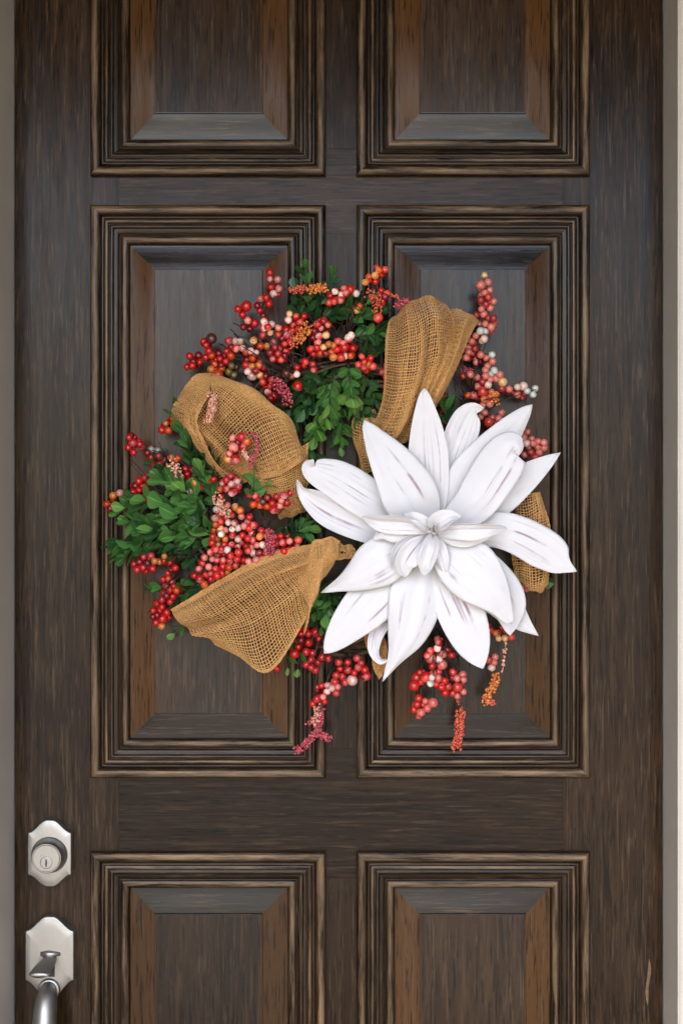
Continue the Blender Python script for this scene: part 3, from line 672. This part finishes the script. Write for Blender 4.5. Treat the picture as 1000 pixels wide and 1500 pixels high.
# bare wires poking out among the berries
def wires(lst):
    for a in lst:
        pts = spline([P(*q) for q in a], 14); V, F = tube(pts, [0.0012 - 0.0006 * i / 13 for i in range(14)], 5); mesh_obj('twig', V, F, M_STEM, wreath)
wires([[(405, 560, .05), (385, 520, .07), (365, 480, .06), (353, 455, .06)], [(400, 560, .06), (398, 500, .07), (402, 450, .06), (402, 405, .06)], [(470, 540, .05), (440, 520, .08), (410, 515, .08)], [(420, 580, .06), (395, 545, .09), (375, 520, .09), (350, 505, .07)],
       [(540, 440, .05), (560, 430, .06), (568, 410, .06), (560, 392, .06)], [(600, 450, .06), (575, 436, .07), (540, 430, .07)], [(470, 960, .05), (462, 1000, .06), (466, 1040, .06)], [(660, 960, .05), (672, 1020, .055), (672, 1045, .055)], [(738, 930, .05), (738, 960, .05), (728, 992, .05)],
       [(690, 640, .04), (665, 600, .05), (640, 590, .05)], [(700, 620, .04), (730, 590, .05), (785, 570, .05)], [(420, 424, .06), (400, 420, .06)], [(480, 930, .06), (520, 905, .07), (540, 920, .07)], [(470, 920, .06), (490, 900, .07), (510, 890, .07)], [(360, 800, .07), (380, 770, .10), (395, 760, .10)],
       [(380, 740, .08), (385, 760, .10), (398, 785, .10)], [(250, 830, .05), (285, 808, .075), (300, 800, .08)], [(310, 580, .11), (308, 562, .10), (310, 548, .08)], [(290, 690, .05), (240, 665, .055), (205, 655, .05)], [(640, 470, .05), (700, 500, .055), (711, 410, .06)]])

_fans = [((440, 560), (320, 470, 420, 530), 20), ((500, 510), (430, 410, 570, 480), 14), ((690, 590), (660, 490, 745, 600), 16), ((280, 740), (180, 640, 300, 720), 14), ((280, 820), (190, 800, 280, 900), 10), ((470, 910), (420, 940, 520, 1020), 14), ((640, 930), (600, 960, 700, 1030), 10), ((370, 790), (300, 700, 430, 800), 12)]
for (bx, by), (x0, y0, x1, y1), n in _fans:
    for i in range(n):
        tx, ty = random.uniform(x0, x1), random.uniform(y0, y1); k = random.uniform(-14, 14)
        wires([[(bx + random.uniform(-12, 12), by + random.uniform(-12, 12), .04), ((bx + tx) / 2 + k, (by + ty) / 2 - k, random.uniform(.05, .08)), (tx, ty, random.uniform(.045, .075))]])
# ---------- burlap ribbon: real warp and weft over a draped surface
t = NT('burlap jute'); v = t.vec((1, 1, 1))
c = t.mix(t.remap(t.noise(v, 420, 3, 0.6), 0.35, 0.68, 0, 1), (0.72, 0.37, 0.105), (1.0, 0.64, 0.25)); c = t.mix(t.remap(t.noise(v, 40, 3), 0.4, 0.65, 0, 0.35), c, (0.62, 0.30, 0.07))
tr = t.new('BsdfTranslucent'); t.l.new(c, tr.inputs[0]); mx = t.new('MixShader'); mx.inputs[0].default_value = 0.32
M_JUTE = t.set(Base_Color=c, Roughness=0.85, Specular_IOR_Level=0.25, Sheen_Weight=0.2)
t.l.new(t.b.outputs[0], mx.inputs[1]); t.l.new(tr.outputs[0], mx.inputs[2]); t.l.new(mx.outputs[0], t.out.inputs[0])
def cr_weights(n, s):
    """Catmull-Rom weights (len(s) x n)"""
    W = np.zeros((len(s), n)); u = np.clip(s, 0, 1) * (n - 1); k = np.minimum(u.astype(int), n - 2); t_ = u - k
    cs = [-.5 * t_ + t_ ** 2 - .5 * t_ ** 3, 1 - 2.5 * t_ ** 2 + 1.5 * t_ ** 3, .5 * t_ + 2 * t_ ** 2 - 1.5 * t_ ** 3, -.5 * t_ ** 2 + .5 * t_ ** 3]
    r = np.arange(len(s))
    for j, c_ in enumerate(cs):
        i = k - 1 + j
        lo = i < 0; hi = i > n - 1; ok = ~(lo | hi)
        W[r[ok], i[ok]] += c_[ok]
        W[r[lo], 0] += 2 * c_[lo]; W[r[lo], 1] -= c_[lo]
        W[r[hi], n - 1] += 2 * c_[hi]; W[r[hi], n - 2] -= c_[hi]
    return W
def burlap(net, nu, nv, th=0.00080, wob=0.0016, label=None, folds=()):
    nu = int(nu * 1.2); nv = int(nv * 1.2)
    """net[row][col] = (px, py, depth); rows run along the ribbon (u), columns across (v)"""
    N = np.array([[list(P(*p)) for p in row] for row in net]); a, b = N.shape[:2]
    gx = rng.normal(0, 1, (7, 7, 3))
    def surf(u, v_):      # u, v arrays of one length
        Wu = cr_weights(a, u); Wv = cr_weights(b, v_)
        p = np.einsum('ka,kb,abc->kc', Wu, Wv, N)
        p = p + np.einsum('ka,kb,abc->kc', cr_weights(7, u), cr_weights(7, v_), gx) * wob
        for ax, c0, slope, amp, wd in folds:       # soft ridges and creases
            q = (u - c0 - slope * (v_ - .5)) if ax == 'u' else (v_ - c0 - slope * (u - .5))
            p[:, 1] -= amp * np.exp(-(q / wd) ** 2)
        return p
    e = 1e-3
    def frame_(u, v_):
        du = surf(np.clip(u + e, 0, 1), v_) - surf(np.clip(u - e, 0, 1), v_); dv = surf(u, np.clip(v_ + e, 0, 1)) - surf(u, np.clip(v_ - e, 0, 1))
        n = np.cross(du, dv); n /= np.linalg.norm(n, axis=1)[:, None] + 1e-12; return n
    AV = []; AF = []; off = 0
    def thread(us, vs, ph, wid):
        nonlocal off
        K = len(us); p = surf(us, vs); n = frame_(us, vs)
        tg = np.gradient(p, axis=0); tg /= np.linalg.norm(tg, axis=1)[:, None] + 1e-12
        s = np.cross(n, tg); h = (th * 0.55 * ph)[:, None]
        c_ = p + n * h; w = wid[:, None]
        ring = np.stack([c_ + s * w, c_ + n * w * 0.7, c_ - s * w, c_ - n * w * 0.7], 1)
        AV.append(ring.reshape(-1, 3)); i = np.arange(K - 1)[:, None] * 4; q = np.arange(4)[None]
        f = np.stack([off + i + q, off + i + (q + 1) % 4, off + i + 4 + (q + 1) % 4, off + i + 4 + q], -1).reshape(-1, 4); AF.append(f); off += K * 4
    # selvage threads lie closer
    vv = np.concatenate([[0.0, 0.35 / nv, 0.7 / nv], np.linspace(1.2 / nv, 1 - 1.2 / nv, nv), [1 - .7 / nv, 1 - .35 / nv, 1.0]])
    for j, v0 in enumerate(vv):
        us = np.linspace(0, 1, nu * 2 + 1); jit = np.cumsum(rng.normal(0, 0.05, len(us))); jit -= np.linspace(jit[0], jit[-1], len(us))
        edge = 1 if 2 < j < len(vv) - 3 else 0
        vs_ = np.clip(v0 + edge * (jit * 0.12 + rng.normal(0, .05)) / nv, 0, 1)
        thread(us, vs_, np.cos(np.pi * np.arange(len(us)) + j * np.pi) * (np.arange(len(us)) % 2 == 0) if False else np.sin(np.pi / 2 * np.arange(len(us)) * 1.0 + np.pi / 2 + j * np.pi), np.full(len(us), th * rng.uniform(.78, 1.2)) * rng.uniform(.85, 1.15, len(us)))
    for j in range(nu + 1):
        u0 = j / nu; vs_ = np.linspace(0, 1, nv * 2 + 1); jit = np.cumsum(rng.normal(0, 0.05, len(vs_))); jit -= np.linspace(jit[0], jit[-1], len(vs_))
        us = np.clip(u0 + (jit * 0.12 + rng.normal(0, .06)) / nu, 0, 1)
        thread(us, vs_, -np.sin(np.pi / 2 * np.arange(len(vs_)) + np.pi / 2 + j * np.pi), np.full(len(vs_), th * rng.uniform(.78, 1.2)) * rng.uniform(.85, 1.15, len(vs_)))
    V = np.concatenate(AV).astype(np.float32); F = np.concatenate(AF).astype(np.int32)
    me = bpy.data.meshes.new('burlap_ribbon'); me.vertices.add(len(V)); me.vertices.foreach_set('co', V.ravel())
    me.loops.add(F.size); me.loops.foreach_set('vertex_index', F.ravel()); me.polygons.add(len(F)); me.polygons.foreach_set('loop_start', np.arange(0, F.size, 4, dtype=np.int32))
    me.polygons.foreach_set('use_smooth', np.ones(len(F), dtype=bool)); me.update(calc_edges=True); me.materials.append(M_JUTE)
    o = link(bpy.data.objects.new('burlap_ribbon', me), wreath)
    if label: o['label'] = label
    return o
# upper left loop
burlap([[(262, 600, .03), (285, 632, .05), (312, 668, .06), (350, 712, .05)],
        [(258, 592, .06), (292, 618, .085), (325, 655, .09), (362, 705, .075)],
        [(272, 568, .085), (312, 592, .105), (348, 632, .11), (388, 700, .095)],
        [(290, 552, .085), (335, 572, .115), (376, 612, .12), (415, 690, .105)],
        [(312, 550, .07), (358, 566, .105), (402, 606, .115), (438, 676, .10)],
        [(330, 553, .05), (378, 574, .08), (424, 618, .09), (450, 668, .075)],
        [(335, 560, .03), (384, 584, .05), (428, 628, .06), (448, 676, .05)]], 46, 36, label='burlap loop at the upper left of the wreath', folds=(('u', .24, .0, -.016, .055), ('u', .13, .05, .010, .06), ('v', .72, .3, -.008, .10), ('u', .72, -.1, .006, .1)))
burlap([[(340, 660, .075), (375, 672, .085), (415, 668, .09), (452, 650, .07)],
        [(350, 690, .08), (384, 702, .09), (420, 696, .092), (453, 675, .075)],
        [(372, 712, .078), (398, 722, .085), (424, 718, .085), (451, 700, .07)],
        [(396, 736, .06), (415, 744, .068), (433, 740, .068), (450, 724, .055)],
        [(412, 760, .04), (426, 758, .048), (440, 753, .048), (455, 742, .035)]], 26, 26, label='burlap tail under the upper left loop')
# upper right loop
burlap([[(590, 462, .02), (596, 446, .04), (606, 440, .06), (622, 446, .06), (640, 452, .04)],
        [(572, 468, .06), (588, 455, .085), (606, 444, .098), (630, 434, .09), (654, 448, .06)],
        [(568, 492, .085), (588, 486, .115), (612, 478, .125), (640, 466, .115), (664, 470, .075)],
        [(567, 525, .09), (586, 526, .125), (612, 520, .132), (638, 508, .12), (660, 505, .08)],
        [(564, 560, .085), (582, 565, .118), (606, 560, .125), (628, 548, .11), (646, 540, .075)],
        [(555, 598, .075), (570, 606, .105), (590, 604, .11), (610, 592, .10), (626, 580, .07)],
        [(542, 630, .06), (554, 642, .085), (570, 642, .09), (588, 628, .085), (602, 615, .06)],
        [(534, 655, .05), (544, 662, .065), (558, 664, .07), (572, 655, .065), (584, 645, .05)]], 54, 26, label='burlap loop at the top of the wreath', folds=(('v', .70, .25, -.012, .06), ('v', .86, .2, .008, .06), ('v', .30, -.1, .005, .12), ('u', .14, .1, -.006, .06)))
burlap([[(634, 466, .03), (650, 456, .05), (672, 452, .06), (690, 460, .05), (694, 470, .04)],
        [(640, 490, .06), (658, 476, .08), (676, 466, .092), (692, 464, .085), (697, 472, .06)],
        [(640, 520, .075), (656, 508, .098), (672, 494, .108), (684, 482, .10), (692, 480, .07)],
        [(628, 552, .08), (646, 542, .102), (662, 526, .11), (674, 510, .10), (682, 502, .07)],
        [(606, 588, .075), (626, 580, .096), (644, 564, .102), (658, 548, .092), (668, 536, .065)],
        [(588, 620, .06), (606, 614, .08), (624, 600, .086), (638, 586, .08), (650, 574, .055)],
        [(572, 650, .05), (588, 648, .065), (604, 640, .07), (616, 628, .065), (626, 616, .05)]], 46, 20, label='folded edge of the top burlap loop', folds=(('v', .35, .15, -.012, .08), ('v', .6, .1, .008, .1)))
burlap([[(552, 600, .05), (548, 606, .06), (560, 612, .06), (575, 622, .05)],
        [(524, 608, .05), (530, 616, .065), (545, 622, .07), (562, 632, .055)],
        [(515, 632, .045), (524, 640, .06), (540, 646, .065), (556, 650, .05)],
        [(520, 660, .04), (530, 664, .055), (545, 668, .06), (558, 672, .05)],
        [(530, 690, .035), (540, 690, .045), (552, 690, .05), (564, 690, .04)]], 24, 12, label='burlap tail tucked behind the white flower')
burlap([[(318, 546, .05), (321, 552, .075), (326, 562, .095)], [(286, 553, .05), (294, 562, .085), (306, 576, .108)], [(262, 574, .045), (276, 586, .085), (292, 600, .108)], [(249, 602, .04), (268, 612, .085), (288, 624, .110)],
        [(262, 622, .035), (280, 636, .085), (300, 648, .108)], [(288, 656, .035), (302, 666, .075), (318, 676, .096)], [(318, 698, .035), (328, 700, .06), (342, 702, .08)]], 44, 13, label='turned back edge of the upper left burlap loop')
# lower left loop
burlap([[(250, 893, .06), (262, 910, .075), (285, 930, .07), (318, 944, .055)],
        [(282, 874, .085), (300, 895, .11), (330, 925, .10), (352, 962, .075)],
        [(318, 850, .095), (340, 872, .125), (368, 915, .12), (386, 985, .085)],
        [(358, 828, .10), (378, 850, .13), (404, 890, .13), (424, 945, .095)],
        [(400, 812, .10), (418, 832, .125), (438, 862, .125), (452, 900, .095)],
        [(438, 802, .095), (450, 820, .115), (460, 838, .115), (464, 866, .09)],
        [(470, 792, .085), (474, 806, .10), (476, 818, .10), (474, 832, .08)],
        [(494, 788, .075), (492, 800, .085), (490, 810, .085), (486, 820, .07)]], 58, 36, label='burlap loop at the lower left of the wreath', folds=(('v', .36, -.10, .011, .07), ('v', .50, -.12, -.010, .06), ('v', .68, .1, .007, .09), ('v', .14, .1, -.006, .06)))
burlap([[(444, 806, .105), (440, 850, .122), (452, 890, .11), (446, 930, .085)],
        [(462, 794, .115), (462, 828, .132), (464, 858, .122), (456, 885, .09)],
        [(480, 787, .115), (478, 812, .13), (476, 834, .12), (470, 852, .09)],
        [(497, 790, .10), (494, 808, .11), (490, 820, .105), (482, 830, .085)]], 18, 30, label='folded knot of the lower left burlap loop')
burlap([[(478, 800, .085), (480, 812, .09), (482, 822, .085)], [(498, 799, .085), (499, 810, .09), (500, 820, .085)], [(518, 800, .08), (519, 808, .085), (518, 816, .08)]], 12, 6, label='burlap strip passing behind the flower')
# right side, behind the flower
burlap([[(752, 735, .04), (766, 726, .06), (782, 722, .065), (792, 724, .05)],
        [(752, 765, .05), (770, 760, .075), (788, 756, .08), (798, 750, .06)],
        [(750, 795, .05), (770, 795, .075), (790, 793, .08), (801, 788, .06)],
        [(752, 825, .05), (770, 828, .07), (792, 828, .075), (805, 820, .055)],
        [(756, 850, .045), (772, 858, .06), (790, 860, .06), (804, 852, .05)],
        [(762, 858, .03), (775, 866, .04), (790, 866, .04), (802, 858, .03)]], 36, 14, label='burlap loop at the right, half hidden by the flower')
burlap([[(534, 925, .05), (545, 925, .06), (560, 925, .055)], [(538, 950, .055), (550, 950, .065), (568, 948, .06)], [(546, 972, .055), (554, 970, .06), (566, 964, .055)], [(555, 994, .05), (558, 990, .052), (562, 985, .05)]], 18, 9, label='pointed burlap tail below the flower')

# ---------- the big white flower
t = NT('white foam petal'); tc = t.new('TexCoord'); sp = t.new('SeparateXYZ'); t.l.new(tc.outputs['UV'], sp.inputs[0])
oi = t.new('ObjectInfo'); cmb = t.new('CombineXYZ')
t.l.new(t.math('ADD', t.math('MULTIPLY', sp.outputs[0], 11.0), t.math('MULTIPLY', oi.outputs['Random'], 40)), cmb.inputs[0]); t.l.new(t.math('MULTIPLY', sp.outputs[1], 0.6), cmb.inputs[1])
st = t.noise(cmb.outputs[0], 1.0, 2, 0.5, 0.1)
streak = t.math('MULTIPLY', t.remap(st, 0.55, 0.68, 0, 1), t.remap(t.noise(t.vec((1, 1, 1)), 26, 2), 0.44, 0.58, 0.05, 1))
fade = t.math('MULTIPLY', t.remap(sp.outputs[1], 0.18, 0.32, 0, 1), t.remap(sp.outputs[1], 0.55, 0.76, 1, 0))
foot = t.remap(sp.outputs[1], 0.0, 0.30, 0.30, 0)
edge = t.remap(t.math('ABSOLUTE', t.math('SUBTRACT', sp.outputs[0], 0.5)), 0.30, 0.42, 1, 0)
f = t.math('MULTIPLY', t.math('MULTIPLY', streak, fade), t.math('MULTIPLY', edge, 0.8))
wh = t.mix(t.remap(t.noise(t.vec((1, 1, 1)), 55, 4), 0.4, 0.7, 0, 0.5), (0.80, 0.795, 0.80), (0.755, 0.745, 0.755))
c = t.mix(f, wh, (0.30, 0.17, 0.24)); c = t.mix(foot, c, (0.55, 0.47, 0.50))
t.bump(t.noise(t.vec((1, 1, 1)), 900, 3), 0.08, 0.0004)
tr = t.new('BsdfTranslucent'); t.l.new(c, tr.inputs[0]); mx = t.new('MixShader'); mx.inputs[0].default_value = 0.12
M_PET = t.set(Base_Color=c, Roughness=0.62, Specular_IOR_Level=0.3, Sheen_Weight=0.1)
t.l.new(t.b.outputs[0], mx.inputs[1]); t.l.new(tr.outputs[0], mx.inputs[2]); t.l.new(mx.outputs[0], t.out.inputs[0])
M_CORE = plain('flower heart', (0.62, 0.55, 0.50), 0.7, 0, 0.15, 200)
ctr = P(632, 782, 0.10)
bm = bmesh.new(); bmesh.ops.create_uvsphere(bm, u_segments=20, v_segments=12, radius=0.024)
for v_ in bm.verts: v_.co = Vector((v_.co.x, v_.co.y * 1.35 + 0.012, v_.co.z)) + ctr
me = bpy.data.meshes.new('flower'); bm.to_mesh(me); bm.free(); me.materials.append(M_CORE)
flower = link(bpy.data.objects.new('flower', me), wreath); flower['label'] = 'large white flower with pointed petals and faint purple streaks'
def petal(mid, hw, roll=0.0, cup=0.0, rip=1.0, crease=0.0, curl=0.0):
    """mid: (px, py, depth) down the midrib; hw: half widths in px at even steps; cup in mm, + turns the rims to the viewer"""
    NU, NV = 34, 21
    mid = spline([tuple(P(*m)) for m in mid], NU); W = spline([(h,) for h in hw], NU)[:, 0] / 1000 * 0.95
    tg = np.gradient(mid, axis=0); tg /= np.linalg.norm(tg, axis=1)[:, None]
    V = []; UV = []; ph = [random.uniform(0, 6.28) for _ in range(4)]
    for i in range(NU):
        u = i / (NU - 1); T_ = Vector(tg[i]); n = Vector((0, -1, 0)); n = (n - T_ * n.dot(T_))
        n = n.normalized() if n.length > 0.05 else Vector((0, 0, 1)); s = T_.cross(n).normalized()
        a = R(roll) * (0.4 + 0.6 * u); q = Quaternion(T_, a); n = q @ n; s = q @ s
        for j in range(NV):
            v_ = -1 + 2 * j / (NV - 1)
            w = max(W[i], 0.0006) * (1.0 if u < 0.92 else math.sqrt(max(0.004, 1 - ((u - 0.92) / 0.081) ** 2)))
            h = cup / 1000 * v_ * v_ * math.sin(math.pi * min(1, u * 0.9 + 0.1)) + crease / 1000 * (abs(v_) - 0.5) * (1 - u * 0.4)
            h += rip * 0.0011 * math.sin(5.2 * u + 2.4 * v_ + ph[0]) * abs(v_) + rip * 0.0008 * math.sin(11 * u + ph[1] + 1.5 * v_) * v_ * v_
            h += rip * 0.0005 * math.sin(7 * v_ + ph[2]) * math.sin(3 * u + ph[3])
            h += 0.0007 * math.cos(9.5 * v_ + ph[1]) * min(1, 4 * u) * max(0, 1.05 - u) - 0.0016 * math.exp(-(v_ / 0.13) ** 2) * max(0, 1 - 1.15 * u)
            h += curl / 1000 * max(0, u - 0.72) ** 2 * 12
            wv = 1 + 0.035 * rip * math.sin(9 * u + ph[2] + (2.1 if v_ > 0 else 0))
            V.append(Vector(mid[i]) + s * (w * v_ * wv) + n * h); UV.append((0.5 + v_ / 2, u))
    F = []
    for i in range(NU - 1):
        for j in range(NV - 1): F.append((i * NV + j, i * NV + j + 1, (i + 1) * NV + j + 1, (i + 1) * NV + j))
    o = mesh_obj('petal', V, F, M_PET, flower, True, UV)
    m = o.modifiers.new('thick', 'SOLIDIFY'); m.thickness = 0.0007; m.offset = 0
    return o
PET = [
 # back row
 dict(mid=[(632, 775, .085), (629, 700, .098), (624, 630, .108), (621, 569, .118)], hw=[12, 23, 29, 30, 24, 15, 5], cup=4, roll=0),
 dict(mid=[(640, 770, .08), (656, 690, .088), (674, 635, .088), (690, 602, .092), (708, 597, .102)], hw=[10, 17, 23, 25, 20, 9, 2], cup=5, roll=12),
 dict(mid=[(642, 772, .088), (690, 700, .10), (738, 640, .102), (779, 593, .095)], hw=[14, 27, 33, 31, 24, 15, 4], cup=-4, roll=8),
 dict(mid=[(650, 775, .08), (705, 738, .092), (762, 703, .092), (820, 663, .082)], hw=[10, 24, 33, 33, 24, 14, 2], cup=-3, roll=-6),
 dict(mid=[(650, 778, .085), (735, 778, .105), (795, 803, .102), (822, 826, .098), (844, 837, .10)], hw=[14, 25, 29, 30, 24, 10, 1], cup=-4, roll=6),
 dict(mid=[(680, 820, .07), (725, 870, .078), (760, 908, .078), (788, 931, .074)], hw=[12, 22, 26, 24, 16, 8, 1], cup=2),
 dict(mid=[(645, 792, .085), (702, 838, .10), (742, 885, .10), (747, 931, .092)], hw=[14, 30, 36, 36, 30, 18, 3], cup=-4, roll=-6),
 dict(mid=[(630, 800, .09), (656, 858, .108), (682, 918, .108), (707, 979, .095)], hw=[8, 20, 29, 33, 33, 25, 5], cup=-5, roll=5, crease=3),
 dict(mid=[(628, 800, .09), (610, 868, .112), (594, 936, .110), (560, 998, .09)], hw=[8, 26, 38, 37, 28, 11, 1], cup=-6, roll=-8, rip=1.5),
 dict(mid=[(585, 890, .075), (556, 920, .08), (548, 950, .082), (556, 968, .088), (570, 966, .095)], hw=[8, 11, 11, 9, 6, 4, 1], cup=3, roll=25),
 dict(mid=[(630, 790, .088), (575, 845, .105), (522, 902, .105), (475, 957, .092)], hw=[8, 22, 33, 36, 32, 22, 6], cup=-5, roll=4),
 dict(mid=[(600, 790, .078), (540, 772, .088), (482, 746, .09), (446, 722, .09), (435, 703, .102)], hw=[12, 22, 25, 24, 16, 6, 1], cup=5, roll=-14, crease=3),
 dict(mid=[(612, 770, .088), (550, 738, .10), (492, 702, .102), (455, 686, .10), (458, 673, .112)], hw=[14, 27, 31, 28, 20, 9, 1.5], cup=-3, roll=6),
 # front row
 dict(mid=[(628, 772, .10), (600, 722, .122), (566, 668, .124), (533, 616, .112)], hw=[18, 36, 42, 37, 28, 17, 5], cup=-5, roll=4, rip=1.2),
 dict(mid=[(646, 776, .10), (694, 738, .122), (724, 692, .124), (745, 656, .124), (757, 656, .128), (758, 668, .122)], hw=[14, 28, 34, 34, 22, 11, 2], cup=-6, roll=-10, rip=1.2),
 dict(mid=[(638, 788, .112), (680, 828, .132), (722, 870, .132), (748, 914, .115)], hw=[12, 32, 42, 41, 30, 16, 5], cup=-7, roll=-4, crease=2),
 dict(mid=[(628, 788, .105), (568, 815, .126), (520, 846, .122), (470, 868, .10)], hw=[14, 29, 35, 34, 23, 10, 1], cup=-7, roll=5, rip=1.2),
 # heart
 dict(mid=[(634, 774, .125), (596, 768, .142), (556, 764, .146), (530, 758, .136)], hw=[5, 10, 14, 16, 13, 9, 4], cup=7, roll=-38),
 dict(mid=[(630, 776, .120), (590, 778, .134), (562, 780, .136), (548, 790, .130)], hw=[5, 11, 15, 15, 11, 7, 2], cup=-5, roll=25),
 dict(mid=[(638, 778, .125), (678, 776, .145), (712, 775, .146), (741, 774, .132)], hw=[6, 11, 13, 14, 11, 8, 3], cup=7, roll=40),
 dict(mid=[(640, 782, .122), (676, 788, .136), (700, 786, .138), (724, 782, .13)], hw=[5, 11, 13, 12, 9, 6, 2], cup=-4, roll=-20),
 dict(mid=[(630, 778, .130), (642, 766, .148), (658, 758, .154), (675, 757, .148)], hw=[5, 11, 14, 14, 11, 7, 1], cup=5, roll=-25, crease=3),
 dict(mid=[(634, 784, .125), (630, 802, .142), (624, 824, .144), (620, 843, .134)], hw=[4, 10, 12, 13, 12, 8, 2], cup=5, roll=12, crease=3),
 dict(mid=[(628, 786, .120), (606, 804, .136), (592, 826, .138), (594, 845, .128)], hw=[5, 11, 15, 17, 15, 10, 2], cup=5, roll=-12, crease=2),
 dict(mid=[(626, 784, .115), (598, 796, .130), (580, 814, .132), (574, 836, .122)], hw=[5, 10, 13, 14, 11, 7, 1], cup=4, roll=-30),
 dict(mid=[(632, 782, .115), (640, 802, .132), (648, 826, .134), (652, 846, .124)], hw=[4, 9, 12, 12, 10, 6, 1], cup=-4, roll=20),
 dict(mid=[(630, 776, .122), (620, 768, .140), (606, 758, .144), (590, 752, .134)], hw=[4, 8, 10, 10, 8, 5, 1], cup=4, roll=28)]
for k in PET: petal(**k)
for i in range(9):
    a = i * 0.7; r = 2 + (i % 3) * 2
    p0 = P(634, 778, .13); p1 = P(634 + r * 1.6 * math.cos(a), 774 + r * 1.4 * math.sin(a), .158 + 0.004 * random.random())
    V, F = tube([p0, p0.lerp(p1, .6) + Vector((0, -.002, 0)), p1, p1 + Vector((0, -.002, -.0006))], [0.0008, 0.0007, 0.0013, 0.0006], 6); mesh_obj('stamen', V, F, M_CORE, flower)
print('BERRIES', NB, 'LEAVES', len(leaves))
